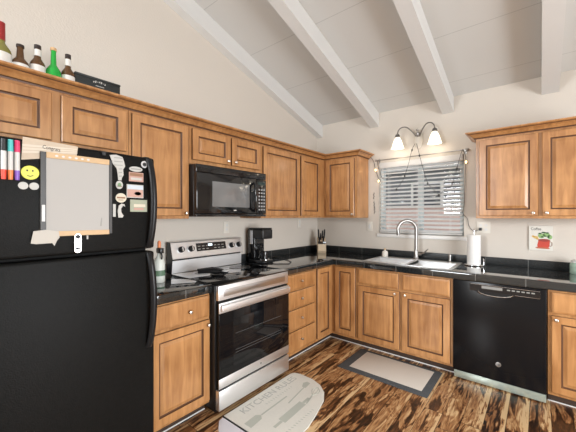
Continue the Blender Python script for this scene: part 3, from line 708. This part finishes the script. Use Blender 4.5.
b = MB(); b.box(.10,.64,RY0+.02,RY1-.02,.001,.03); b.build('plinth', M_black, rg)
# spoon rest with utensil on the cooktop
sr = thing('spoon_rest', (.42,-2.07,  .917), 'black spoon rest with black utensils lying on the cooktop', 'spoon rest')
b = MB(); b.lathe([(0,.004),(.045,.006),(.06,.016),(.065,.018),(.062,.011),(.05,.002),(0,.0008)], (.44,-2.06,.9173), 24); b.build('dish', M_gloss, sr)
b = MB(); b.tube([(.33,-2.17,0.9495),(.40,-2.10,0.9565),(.46,-2.05,0.9445)], [.014,.017,.013], 10); b.lathe([(0,0),(.034,.006),(.042,.020),(.038,.022),(0,.010)], (.475,-2.03,0.9330), 18); b.build('ladle', M_black, sr)
b = MB(); b.tube([(.35,-2.19,0.9695),(.42,-2.10,0.9795),(.47,-2.03,00.96055)], [.009,.011,.009], 8); b.build('tongs', M_black, sr)
b = MB(); b.tube([(.50+.022*math.cos(2*math.pi*k/16), -2.035+.022*math.sin(2*math.pi*k/16), 0.9605) for k in range(17)], .006, 8); b.build('handle_ring', mat('pale_gray_handle', (.6,.6,.6), .4), sr)

# ================================================================== microwave
MX = .40; my0, my1, mz0, mz1 = -2.232, -1.462, 1.388, 1.795
mw = thing('microwave', (.2,-1.847,mz0), 'black over the range microwave under the short wall cabinet', 'microwave')
b = MB(); b.box(.003,.362,my0,my1,mz0,mz1,.003); b.build('case', M_black, mw)
b = MB(); b.box(.363,MX-.004,my0,my1,1.735,mz1,.004); vg = b.build('vent_grille', M_gloss, mw)
for k in range(4):
    b = MB(); b.box(MX-.0038,MX-.001,my0+.03,my1-.03,1.748+.011*k,1.752+.011*k); b.build('louver', M_black, vg)
b = MB(); b.box(.363,MX,my0+.002,-1.592,1.412,1.732,.006); md = b.build('door', M_gloss, mw)
b = MB(); b.box(MX+.0003,MX+.001,-2.085,-1.68,1.468,1.672,.0003); b.build('door_window', mat('microwave_mesh_glass', (.17,.17,.17), .12, ior=1.7), md)
b = MB(); b.box(MX+.0003,MX+.0012,-1.865,-1.835,1.437,1.446); b.build('brand_mark', M_mag, md)
b = MB(); b.tube([(MX+.002,-1.630,1.435),(MX+.028,-1.632,1.46),(MX+.036,-1.634,1.565),(MX+.028,-1.632,1.67),(MX+.002,-1.630,1.695)], [.011,.012,.013,.012,.011], 10); b.build('handle', M_gloss, md)
b = MB(); b.box(.363,MX,-1.588,my1-.002,1.412,1.732,.004); kp = b.build('control_panel', M_gloss, mw)
b = MB(); b.box(MX+.0003,MX+.001,-1.572,-1.480,1.68,1.71); b.build('display', mat('dim_display', (.03,.05,.05), .2), kp)
for r_ in range(7):
    for c_ in range(3):
        b = MB(); yk = -1.566+.032*c_; zk = 1.445+.031*r_
        b.box(MX+.0003,MX+.0011,yk,yk+.020,zk,zk+.014); b.build('key', mat('gray_keys', (.35,.35,.35), .5), kp)
b = MB(); b.box(.363,MX-.002,my0+.002,my1-.002,mz0,1.409,.003); b.build('bottom_strip', M_gloss, mw)

# ================================================================== dishwasher
dw = thing('dishwasher', (2.149,-.32,0), 'black built in dishwasher right of the sink cabinet', 'dishwasher')
DX0, DX1, DY = 1.839, 2.457, -.638
b = MB(); b.box(DX0+.004,DX1-.004,-.60,-.02,.02,.847); b.build('tub', M_black, dw)
M_dw = mat('satin_black_door', (.007,.007,.008), .22, ior=1.33)
b = MB(); b.box(DX0,DX1,DY,-.601,.073,.848,.005); dd = b.build('door', M_dw, dw)
b = MB(); pts = [(1.965,.832),(2.425,.832),(2.425,.772)] + [(2.27-.0*1,.772)] + [(2.27-.13*(1-math.cos(math.pi*i/10))*1.0+0, .772-.032*math.sin(math.pi*i/10)) for i in range(1,10)] + [(2.01,.772),(1.965,.772)]
b.prism(pts, (0,DY-.0005,0), X, Z, .003); pn = b.build('control_panel', mat('dark_gray_panel', (.014,.014,.015), .18), dd, smooth=0)
b = MB(); pk = [(2.03,.778),(2.255,.778)]+[(2.1425+.1125*math.cos(math.pi*i/10), .775-.026*math.sin(math.pi*i/10)) for i in range(11)]
b.prism(pk, (0,DY-.0038,0), X, Z, .0008); b.build('pocket_handle', M_darkgap, pn, smooth=0)
b = MB(); b.tube([(2.1425-.115*math.cos(math.pi*i/14), DY-.006, .777-.030*math.sin(math.pi*i/14)) for i in range(15)], .003, 8); b.build('pocket_lip', M_chrome, pn)
b = MB(); b.box(2.05,2.19,DY-.0048,DY-.0036,.800,.822); b.build('display', mat('silvery_display', (.30,.30,.29), .15), pn)
b = MB(); b.tube([(1.97,DY-.004,.829),(2.42,DY-.004,.829),(2.42,DY-.004,.776),(2.27,DY-.004,.776)], .0016, 6); b.build('outline', M_chrome, pn)
for k in range(6):
    b = MB(); b.box(2.22+.03*k,2.24+.03*k,DY-.0048,DY-.0036,.806,.815); b.build('button', M_grayink, pn)
b = MB(); b.lathe_to([(.019,0),(.019,.002),(.016,.003),(0,.003)], (2.163,DY-.0005,.208), -Y, 20); bdg = b.build('badge', mat('gray_badge', (.38,.38,.38), .3, .8), dd)
textmesh('emblem', 'GE', .018, (2.163,DY-.0042,.208), X, Z, M_ink, bdg, .0003)
b = MB(); b.box(DX0+.006,DX1-.002,-.63,-.6005,.010,.068,.002); b.build('toe_panel', mat('pale_green_steel', (.50,.58,.52), .25, .6, noise=.25, nscale=25), dw)

# ================================================================== things on the counters
cm = thing('coffee_maker', (.17,-1.30,CT), 'black single serve coffee maker on the counter right of the range', 'coffee maker')
def rbox(name, x0,x1,y0,y1,z0,z1,m,par,bev=.008):
    b = MB(); b.box(x0,x1,y0,y1,z0,z1,bev,seg=3); return b.build(name, m, par)
rbox('base', .07,.30,-1.39,-1.245,CT+.001,CT+.03,M_black,cm)
rbox('water_tank', .07,.165,-1.39,-1.245,CT+.03,CT+.32,M_gloss,cm)
rbox('brew_head', .07,.285,-1.392,-1.243,CT+.245,CT+.345,M_black,cm,.012)
b = MB(); b.lathe([(.045,0),(.048,.01),(.048,.075),(.04,.085),(0,.085)], (.235,-1.3175,CT+.255)); b.build('brew_cup', mat('gray_metal_band', (.42,.42,.42), .3, .9), cm)
rbox('lid', .08,.28,-1.387,-1.248,CT+.3455,CT+.358,M_gloss,cm,.005)
b = MB(); b.lathe([(0,0),(.055,0),(.055,.006),(.05,.008),(0,.008)], (.235,-1.3175,CT+.031)); b.build('drip_tray', M_chrome, cm)
b = MB(); b.lathe([(.036,0),(.040,.004),(.040,.072),(.037,.074),(.035,.01),(0,.008)], (.235,-1.3175,CT+.0405)); mg_ = b.build('mug', M_gloss, cm); mg_.name = 'carafe'
rbox('side_band', .10,.14,-1.3935,-1.3905,CT+.19,CT+.33,mat('silver_band', (.62,.62,.64), .35),cm,.001)
b = MB(); b.tube([(.28,-1.38,CT+.006),(.42,-1.33,CT+.006),(.50,-1.24,CT+.006),(.43,-1.12,CT+.006),(.26,-1.02,CT+.006),(.05,-.98,CT+.006)], .004, 8); b.build('power_cord', M_black, cm)
# knife block
ang = math.radians(38)
kb = thing('knife_block', (.20,-.20,CT), 'light wood knife block in the inside corner of the counter', 'knife block')
Rz = Matrix.Translation((.205,-.21,CT+.001)) @ Matrix.Rotation(math.radians(40), 4, 'Z')
b = MB(); bmx = MB(); bmx.prism([(-.055,0),(.07,0),(.085,.03),(.05,.15),(-.02,.20),(-.055,.20)], (0,.052,0), X, Z, .104)
bmx.bm.transform(Matrix.Rotation(math.radians(-90),4,'Z')); bmx.bm.transform(Rz)
bmx.build('block', mat('light_block_wood', (.66,.52,.36), .5, noise=.08, nscale=30), kb, smooth=0)
b = MB(); b.box(-.05,.05,-.084,-.05,.118,.150,.002); b.bm.transform(Rz); b.build('front_band', M_gloss, kb)
kn = 0
for (kx, kd, kl, lb) in ((-.035,.0,.115,'tall black knife handle at the left of the knife block'),(-.012,-.02,.085,'second black knife handle from the left in the block'),(.012,.0,.10,'black knife handle right of centre in the knife block'),(.036,.0,.115,'black knife handle at the right of the knife block'),(.02,-.045,.07,'short black knife handle at the front of the knife block'),(-.03,-.045,.06,'short black paring handle at front left of the block')):
    z_ = .168 - (.0 if kd > -.03 else .02); z_ += (.02 if kd == 0 else 0)
    p0 = Rz @ Vector((kx, kd, z_)); p1 = Rz @ Vector((kx*1.15, kd-.02, z_+kl))
    t_ = thing('knife', p0, lb, 'knife', 'knives in the block')
    b = MB(); b.tube([p0, p0.lerp(p1,.5), p1], [.0085,.011,.009], 10); b.build('handle', M_black, t_)
    b = MB(); b.cyl(p0-(p1-p0).normalized()*.03, p0, .0035, .006, 8); b.build('bolster', M_chrome, t_)
# spray bottle beside the refrigerator
bt = thing('spray_bottle', (.09,-2.335,CT), 'white bottle with orange trigger between refrigerator and range', 'bottle')
bx, by = .30,-2.475
bt.location = (bx,by,CT)
b = MB(); b.lathe([(.036,0),(.04,.005),(.04,.14),(.03,.17),(.015,.19),(.015,.21),(0,.21)], (bx,by,CT+.001), 20); b.build('bottle_body', mat('milky_bottle', (.72,.74,.68), .35), bt)
b = MB(); b.lathe([(.0408,.05),(.0408,.09)], (bx,by,CT+.001), 20); b.build('label_band', mat('green_label', (.12,.20,.13), .5), bt)
b = MB(); b.box(bx-.02,bx+.045,by-.014,by+.014,CT+.212,CT+.25,.006); b.tube([(bx+.03,by,CT+.215),(bx+.04,by,CT+.19),(bx+.035,by,CT+.17)], .006, 8); b.build('trigger', M_black, bt)
b = MB(); b.lathe([(.012,0),(.012,.04),(.006,.05),(0,.05)], (bx,by,CT+.251), 14); b.build('top_nozzle', mat('orange_plastic', (.80,.25,.10), .4), bt)
# paper towels
pt = thing('paper_towel_holder', (1.925,-.15,CT), 'chrome paper towel holder on the counter right of the sink', 'holder')
b = MB(); b.lathe([(.085,0),(.088,.004),(.088,.010),(.08,.014),(0,.014)], (1.925,-.15,CT+.001), 32); b.build('base', M_chrome, pt)
b = MB(); b.cyl((1.925,-.15,CT+.015),(1.925,-.15,CT+.335),.006); b.sphere((1.925,-.15,CT+.338),.011); b.build('post', M_chrome, pt)
b = MB(); b.tube([(2.005,-.16,CT+.012),(2.008,-.16,CT+.05),(2.004,-.16,CT+.075)], .005, 8); b.build('side_arm', M_chrome, pt)
b = MB(); b.lathe([(.02,0),(.058,0),(.058,.28),(.02,.28),(.02,0)], (1.925,-.15,CT+.0165), 32)
tag(b.build('paper_towel_roll', mat('towel_white', (.80,.79,.77), .9, noise=.03, nscale=40, bump=.3, bscale=150)), 'white paper towel roll standing on the chrome holder', 'paper towels')
# pale green canister at the right edge
gc = thing('glass_jar', (2.665,-.12,CT), 'pale green patterned jar at the right edge of the counter', 'jar')
b = MB(); b.lathe([(.05,0),(.055,.006),(.055,.08),(.046,.092),(0,.092)], (2.665,-.12,CT+.001), 22); b.build('jar_body', mat('pale_green_glass', (.38,.52,.42), .15, noise=.5, nscale=30), gc)
b = MB(); b.lathe([(.047,0),(.047,.018),(.04,.022),(0,.022)], (2.665,-.12,CT+.0935), 22); b.build('lid', mat('white_lid', (.7,.72,.7), .4), gc)

# ================================================================== on the walls
pc = thing('wall_picture', (2.4255,-.001,1.085), 'small unframed picture of herbs in a red cup above the dishwasher', 'picture')
def bwall(name, pts, y, t, m, par, bev=0):
    b = MB(); b.prism(pts, (0,y,0), X, Z, t, bev=bev); return b.build(name, m, par, smooth=0)
def ellx(cx_, czz, rx, rz, n=20): return [(cx_+rx*math.cos(2*math.pi*i/n), czz+rz*math.sin(2*math.pi*i/n)) for i in range(n)]
cv = bwall('canvas', [(2.342,1.085),(2.509,1.085),(2.509,1.302),(2.342,1.302)], -.001, .012, mat('canvas_cream', (.70,.68,.62), .7), pc)
yf = -.0132
bwall('cup', [(2.405,1.105),(2.475,1.105),(2.486,1.125),(2.488,1.175),(2.41,1.175),(2.400,1.13)], yf, .0006, mat('painted_red', (.55,.06,.035), .6), pc)
bwall('cup_rim', ellx(2.448,1.176,.042,.012), yf-.0007, .0005, mat('painted_dark_red', (.30,.04,.03), .6), pc)
bwall('saucer', [(2.385,1.108),(2.40,1.100),(2.48,1.098),(2.49,1.106),(2.47,1.112),(2.40,1.114)], yf-.0007, .0005, mat('painted_rust', (.45,.12,.06), .6), pc)
b = MB(); b.tube([(2.487,yf-.001,1.165),(2.502,yf-.001,1.158),(2.502,yf-.001,1.13),(2.486,yf-.001,1.122)], .0028, 6); b.build('cup_handle', mat('painted_brown', (.25,.10,.05), .6), pc)
Mlg, Mdg, Myo = mat('painted_leaf', (.25,.42,.16), .6), mat('painted_dark_leaf', (.03,.08,.03), .6), mat('painted_ochre', (.70,.45,.14), .6)
for (a,c_,r1,r2,mm) in ((2.43,1.215,.024,.022,Mlg),(2.465,1.225,.024,.020,Mlg),(2.488,1.205,.016,.020,Mlg),(2.42,1.235,.012,.006,Mdg),(2.445,1.245,.016,.006,Mdg),(2.47,1.242,.012,.006,Mdg),(2.435,1.205,.010,.006,Mdg),(2.478,1.205,.008,.009,Mdg),(2.458,1.213,.008,.005,Mdg),(2.39,1.200,.018,.012,Myo),(2.372,1.208,.010,.009,Myo),(2.402,1.187,.010,.008,Myo)):
    bwall('leaf', ellx(a,c_,r1,r2,12), yf-(.0007 if mm is not Mdg else .0013), .0005, mm, pc)
textmesh('lettering', 'Coffee', .034, (2.392,yf-.0003,1.275), X, Z, M_ink, pc, .0003, w=.072)

def outlet(name, O, R, w, h, label, kind, group='wall plates'):
    n = Vector(R).cross(Z); O = Vector(O)
    t_ = thing(name, O, label, 'outlet' if kind != 'switch' else 'switch', group)
    b = MB(); b.prism([(-w/2,-h/2),(w/2,-h/2),(w/2,h/2),(-w/2,h/2)], O+n*.0008, R, Z, .005, bev=.0015); b.build('plate', mat('almond_plate', (.70,.66,.59), .4), t_)
    k = 2 if w > .1 else 1
    for i in range(k):
        ox = 0 if k == 1 else (-.023+.046*i)
        if kind == 'switch': b = MB(); b.prism([(ox-.012,-.028),(ox+.012,-.028),(ox+.012,.028),(ox-.012,.028)], O+n*.0061, R, Z, .003); b.build('rocker', M_white, t_)
        else:
            for zz in (-.02,.02):
                b = MB(); b.prism([(ox+.014*math.cos(2*math.pi*j/16), zz+.014*math.sin(2*math.pi*j/16)) for j in range(16)], O+n*.0061, R, Z, .0015); b.build('socket', M_white, t_)
    return t_
outlet('light_switch', (.784,0,1.265), X, .07, .115, 'single light switch plate on the back wall left of the window', 'switch')
outlet('power_outlet', (1.985,0,1.28), X, .116, .115, 'double outlet plate on the back wall above the paper towels', 'outlet')
outlet('power_outlet', (0,-1.62,1.28), Y, .07, .115, 'outlet plate on the left wall between range and microwave', 'outlet')
outlet('power_outlet', (0,-.42,1.30), Y, .07, .115, 'outlet plate on the left wall near the inside corner', 'outlet')
pg = thing('power_plug', (1.962,-.009,1.262), 'black plug in the outlet above the paper towels', 'plug')
b = MB(); b.box(1.948,1.976,-.034,-.0095,1.248,1.276,.006,seg=3); b.build('plug_body', M_black, pg)

# hanging word decal left of the window
dc = thing('wall_decal', (.85,-.001,1.42), 'thin black script decal running down the wall left of the window', 'decal')
for (zc_, k0) in ((1.64,0),(1.53,3),(1.46,5)):
    pts = [(.838+.006*k0/3+.009*math.sin(i*1.9+k0), -.0025, zc_+.04-.011*i) for i in range(8)]
    b = MB(); b.tube(pts, .0036, 6); b.build('script_stroke', M_ink, dc)

# curtain rod above the blind
cr_ = thing('curtain_rod', (1.34,-.045,2.06), 'thin nickel curtain rod across the top of the window', 'curtain rod')
b = MB(); b.cyl((.885,-.05,2.062),(1.86,-.05,2.066),.0055); b.build('rod', M_fau, cr_)
for xx, nm in ((.885,'finial'),(1.86,'finial')):
    b = MB(); b.sphere((xx,-.05,2.064),.013); b.build(nm, M_fau, cr_)
for xx in (.91,1.835):
    b = MB(); b.box(xx-.007,xx+.007,-.055,-.0008,2.05,2.058); b.box(xx-.01,xx+.01,-.006,-.0008,2.03,2.085,.001); b.build('bracket', M_fau, cr_)

# ------------------------------------------------------------------ wall lamp
lx, lz = 1.372, 2.262
wl = thing('wall_lamp', (lx,-.001,lz), 'two arm wall lamp with lit frosted glass shades above the window', 'lamp')
b = MB(); b.lathe_to([(.055,0),(.055,.006),(.045,.022),(.02,.032),(0,.034)], (0,0,0), -Y, 28); b.bm.transform(Matrix.Translation((lx,-.0015,lz-.02)) @ Matrix.Diagonal((.85,1,1.7,1))); b.build('back_plate', mat('cream_metal', (.70,.66,.60), .4), wl)
b = MB(); b.lathe_to([(.02,0),(.022,.03),(.012,.05),(0,.055)], (lx,-.02,lz+.02), Vector((0,-.4,1)), 14); b.sphere((lx,-.06,lz+.085),.014); b.build('center_stem', M_fau, wl)
M_shade = mat('frosted_lit_glass', (.9,.88,.82), .4, emit=(1,.90,.74), estr=.75, trans=.3)
for sgn in (-1, 1):
    px_ = lx + sgn*.195; cx0 = lx+sgn*.02; pts = []
    top = 2.385; zb_ = 2.31
    P = [(cx0,-.045,lz+.02),(lx+sgn*.055,-.075,lz+.075),(lx+sgn*.105,-.105,top),(lx+sgn*.155,-.125,top-.002),(px_-sgn*.008,-.13,top-.03),(px_,-.13,zb_)]
    # smooth the arm
    Q = []
    for i in range(len(P)-1):
        p0,p1,p2,p3 = [Vector(P[max(0,min(len(P)-1,i+j))]) for j in (-1,0,1,2)]
        for s_ in range(5):
            u = s_/5; Q.append(.5*((2*p1)+(-p0+p2)*u+(2*p0-5*p1+4*p2-p3)*u*u+(-p0+3*p1-3*p2+p3)*u**3))
    Q.append(Vector(P[-1]))
    b = MB(); b.tube(Q, .0065, 8); arm = b.build('arm', mat('aged_pewter', (.22,.21,.20), .35, .8), wl)
    b = MB(); b.lathe([(.018,.035),(.026,.02),(.028,0),(.01,0)], (px_,-.13,zb_-.03), 20); b.build('socket_cup', mat('aged_pewter', (.22,.21,.20), .35, .8), arm)
    b = MB(); zs = zb_-.03
    b.lathe([(.024,0),(.040,-.03),(.055,-.075),(.066,-.115),(.070,-.125),(.066,-.123),(.051,-.075),(.036,-.03),(.020,-.004)], (px_,-.13,zs), 26)
    b.build('lamp_shade', M_shade, arm)
    b = MB(); b.sphere((px_,-.13,zs-.07), .026, 14); b.build('bulb', mat('lit_bulb', (1,.95,.85), .4, emit=(1,.9,.72), estr=4), arm)
    l = bpy.data.lights.new('lamp_glow', 'POINT'); l.energy = .9; l.color = (1,.86,.68); l.shadow_soft_size = .04
    lo_ = bpy.data.objects.new('lamp_glow', l); COL.objects.link(lo_); lo_.location = (px_,-.16,zs-.15)

# ------------------------------------------------------------------ fairy lights
sl = thing('string_lights', (1.36,-.06,1.25), 'string of small warm fairy lights draped around the window', 'string lights')
M_wire = mat('dark_wire', (.03,.028,.025), .5); M_wb = mat('warm_fairy_bulb', (1,.8,.5), .4, emit=(1,.62,.28), estr=7)
runs = [
 [(.775,-.30,2.165),(.79,-.16,2.16),(.80,-.03,2.13),(.842,-.012,2.06),(.860,-.012,1.97),(.885,-.012,1.90),(.915,-.03,1.83),(.93,-.04,1.80)],
 [(1.345,-.05,2.20),(1.315,-.06,2.139),(1.28,-.06,2.00),(1.235,-.06,1.854),(1.20,-.06,1.78),(1.141,-.06,1.707)],
 [(1.36,-.05,2.20),(1.394,-.06,2.07),(1.43,-.06,1.92),(1.48,-.06,1.753),(1.53,-.06,1.69),(1.591,-.06,1.624),(1.66,-.06,1.68),(1.724,-.06,1.726),(1.763,-.06,1.888),(1.80,-.06,2.03),(1.815,-.06,2.07)],
 [(.90,-.06,2.07),(.96,-.062,1.86),(1.02,-.062,1.835),(1.09,-.06,1.86),(1.20,-.06,1.85)],
 [(1.815,-.06,2.07),(1.838,-.04,1.98),(1.832,-.03,1.85),(1.828,-.03,1.65),(1.822,-.03,1.50),(1.81,-.03,1.422),(1.848,-.012,1.365),(1.86,-.012,1.296),(1.902,-.012,1.241),(1.945,-.02,1.255)]]
def smooth_path(P, k=6):
    Q = []
    for i in range(len(P)-1):
        p0,p1,p2,p3 = [Vector(P[max(0,min(len(P)-1,i+j))]) for j in (-1,0,1,2)]
        for s_ in range(k):
            u = s_/k; Q.append(.5*((2*p1)+(-p0+p2)*u+(2*p0-5*p1+4*p2-p3)*u*u+(-p0+3*p1-3*p2+p3)*u**3))
    Q.append(Vector(P[-1])); return Q
for P in runs:
    Q = smooth_path(P); b = MB(); b.tube(Q, .0026, 6); b.build('wire', M_wire, sl)
bulbs = [(.80,-.05,2.150),(.866,-.014,1.955),(.915,-.035,1.815),(1.235,-.064,1.845),(1.141,-.064,1.70),(1.48,-.064,1.745),(1.591,-.064,1.615),(1.724,-.064,1.735),(1.842,-.045,1.94),(1.763,-.064,1.88),(1.315,-.062,2.13),(1.394,-.062,2.06)]
for i, p in enumerate(bulbs):
    b = MB(); lit = i in (0,1,2,8)
    b.lathe([(.004,-.012),(.008,-.004),(.008,.006),(.003,.014),(0,.015)], p, 8)
    o = b.build('bulb', M_wb if lit else M_wire, sl)

# ================================================================== things on top of the wall cabinets
def bottle(x, y, h, rb, rn, glass, label, cap=None, lab=None, necklab=None, shoulder=.58, group='bottles on top of the cabinets'):
    z = UT+.001
    t_ = thing('bottle', (x,y,z), label, 'bottle', group)
    s0, s1 = h*shoulder, h*(shoulder+.16)
    b = MB(); b.lathe([(0,0),(rb*.9,0),(rb,.006),(rb,s0),(rb*.93,s0+(s1-s0)*.3),(rb*.65,s0+(s1-s0)*.7),(rn*1.25,s1),(rn,h*.88),(rn,h-.012),(rn*1.15,h-.010),(rn*1.15,h-.002),(0,h-.002)], (x,y,z), 22); b.build('glass', glass, t_)
    if cap:
        m, frac = cap
        b = MB(); b.lathe([(rn*1.25,h*(1-frac)),(rn*1.22,h),(0,h+.001)], (x,y,z), 18); b.build('cap', m, t_)
    if lab:
        m, z0_, z1_ = lab
        b = MB(); b.lathe([(rb*1.015,h*z0_),(rb*1.015,h*z1_)], (x,y,z), 22); b.build('label_band', m, t_)
    if necklab:
        m, z0_, z1_ = necklab
        b = MB(); b.lathe([(rn*1.3,h*z0_),(rn*1.26,h*z1_)], (x,y,z), 18); b.build('neck_label', m, t_)
M_olive = mat('olive_glass', (.22,.20,.05), .1, ior=1.5); M_amber = mat('amber_glass', (.10,.045,.015), .1, ior=1.5); M_grn = mat('bright_green_glass', (.02,.36,.05), .1, ior=1.5)
M_foil = mat('red_foil', (.30,.02,.02), .35); M_lab = mat('bottle_label_white', (.74,.72,.68), .6); M_capd = mat('dark_cap', (.03,.02,.018), .4); M_cork = mat('cork', (.60,.38,.2), .8)
bottle(.2,-3.302,.318,.046,.016,M_olive,'wine bottle with red foil at the far left above the cabinets',(M_foil,.30),(M_lab,.1,.48),None,.50)
bottle(.2,-3.222,.232,.039,.0145,M_amber,'brown bottle with plain dark neck next to the wine bottle',(M_capd,.06),(M_lab,.12,.52),None,.54)
bottle(.2,-3.146,.262,.036,.0135,M_amber,'brown bottle with white neck label left of the green bottle',(M_capd,.08),(M_lab,.12,.54),(M_lab,.76,.90),.56)
bottle(.2,-3.072,.278,.037,.0125,M_grn,'bright green bottle with cork standing between brown bottles',(M_cork,.06),None,None,.48)
bottle(.2,-3.000,.268,.035,.0125,M_amber,'brown bottle with white neck label beside the black tin box',(M_capd,.09),(M_lab,.12,.50),(M_lab,.74,.89),.54)
tb = thing('tin_box', (.2,-2.83,UT), 'long black box with white emblem on top of the cabinets', 'box')
b = MB(); b.box(.15,.20,-2.963,-2.700,UT+.001,UT+.172,.004); b.build('box_body', mat('black_card', (.02,.024,.024), .5), tb)
b = MB(); b.box(.148,.202,-2.965,-2.698,UT+.1725,UT+.185,.003); b.build('lid', mat('black_card', (.02,.024,.024), .5), tb)
em = MB()
for k in range(7):
    yy = -2.865+.011*k; hh = .010+.006*math.sin(k*2.1); zz = UT+.153+.004*math.sin(k*math.pi/6)*1.5
    em.prism([(yy,zz-hh/2),(yy+.007,zz-hh/2+.002),(yy+.009,zz+hh/2),(yy+.002,zz+hh/2-.001)], (.2005,0,0), Y, Z, .0006)
em.prism([(-2.85,UT+.130),(-2.80,UT+.130),(-2.80,UT+.134),(-2.85,UT+.134)], (.2005,0,0), Y, Z, .0006)
em.build('emblem', M_mag, tb, smooth=0)

# ================================================================== floor mats
km = thing('kitchen_mat', (.98,-1.84,0), 'cream kitchen rules mat with rounded end in front of the range', 'mat')
out = [(.728,-2.235),(1.262,-2.235)]
import cmath
def arc(cx_,cy_,r,a0,a1,n=10): return [(cx_+r*math.cos(math.radians(a0+(a1-a0)*i/n)), cy_+r*math.sin(math.radians(a0+(a1-a0)*i/n))) for i in range(n+1)]
out += [(1.245,-1.95),(1.21,-1.80),(1.165,-1.64),(1.11,-1.55),(1.03,-1.485),(.93,-1.452),(.80,-1.448),(.745,-1.465),(.728,-1.50)]
# rounding by Chaikin on the far end
def chaikin(P, keep):
    Q = []
    for i,p in enumerate(P):
        q = P[(i+1)%len(P)]
        if i in keep: Q.append(p)
        Q += [(p[0]*.75+q[0]*.25, p[1]*.75+q[1]*.25)] if False else []
    return Q
b = MB(); b.prism(out, (0,0,.0006), X, Y, .009, bev=.002); b.build('mat_base', mat('cream_mat', (.68,.66,.60), .75, noise=.05, nscale=50), km, smooth=0)
b = MB(); b.box(.726,1.264,-2.2415,-2.2355,.0006,.011,.001); b.build('dark_end_strip', M_ink, km, smooth=0)  # thin black strip along the left end of the mat
zt_ = .0100
def mtext(s, size, x, y, w=None): return textmesh('lettering', s, size, (x,y,zt_), Y, -X, M_matink, km, .0002, w=w)
M_fade = mat('faded_gray_green', (.46,.475,.42), .8)
M_matink = mat('faded_gray_ink', (.42,.42,.39), .8)
mtext('KITCHEN RULES', .085, .80, -1.83, .60)
def mprint(name, pts):
    b = MB(); b.prism(pts, (0,0,zt_), X, Y, .0004); return b.build(name, M_fade, km, smooth=0)
def strip(p, q, w):
    p, q = Vector(p), Vector(q); n = (q-p).normalized(); n = Vector((-n.y, n.x))*w
    return [tuple(p+n), tuple(q+n), tuple(q-n), tuple(p-n)]
for k in range(12): mprint('printed_caption', strip((.862-.004,-1.95+.026*k),(.862+.012,-1.944+.026*k),.003)); mprint('printed_caption', strip((1.165-.004,-2.08+.026*k),(1.165+.012,-2.074+.026*k),.003))
mprint('printed_spatula', [(.90,-2.20),(.965,-2.20),(.955,-2.09),(.925,-2.065),(.895,-2.09)]); mprint('printed_spatula', strip((.925,-2.063),(.92,-1.78),.006))
mprint('printed_brush', strip((.985,-1.84),(.95,-1.60),.005)); mprint('printed_brush', [(.93,-1.60),(.965,-1.60),(.955,-1.52),(.92,-1.515),(.905,-1.55)])
mprint('printed_rolling_pin', [(1.045,-2.02),(1.105,-2.02),(1.095,-1.77),(1.035,-1.77)]); mprint('printed_rolling_pin', strip((1.078,-2.10),(1.0755,-2.022),.011)); mprint('printed_rolling_pin', strip((1.0665,-1.768),(1.064,-1.69),.011))
mprint('printed_whisk', strip((1.09,-1.76),(1.065,-1.65),.006))
b = MB()
for k in (-1,-.4,.4,1):
    b.tube([(1.065,-1.65,zt_),(1.055+.03*k,-1.60,zt_),(1.045+.032*k,-1.56,zt_),(1.04,-1.53,zt_)], .0022, 5)
b.build('printed_whisk', M_fade, km)
fp = [(.735,-2.246),(.742,-2.285),(.80,-2.335),(.90,-2.40),(1.05,-2.52),(1.2,-2.62),(1.2,-2.246)]
b = MB(); b.prism(fp, (0,0,.0006), X, Y, .007, bev=.002); tag(b.build('floor_pad', mat('lavender_white_pad', (.66,.65,.70), .6), smooth=0), 'pale lavender pad on the floor at the left end of the kitchen mat', 'pad')
sm_ = thing('sink_mat', (1.37,-.87,0), 'rectangular dark bordered mat with cream center in front of the sink', 'mat')
b = MB(); b.box(.975,1.755,-1.112,-.632,.0006,.008,.002); b.build('border', mat('charcoal_border', (.065,.07,.075), .9, noise=.5, nscale=160), sm_)
b = MB(); b.box(1.062,1.697,-1.050,-.668,.0081,.0095,.0005); b.build('center_panel', mat('cream_weave', (.60,.55,.49), .9, noise=.05, nscale=120), sm_)
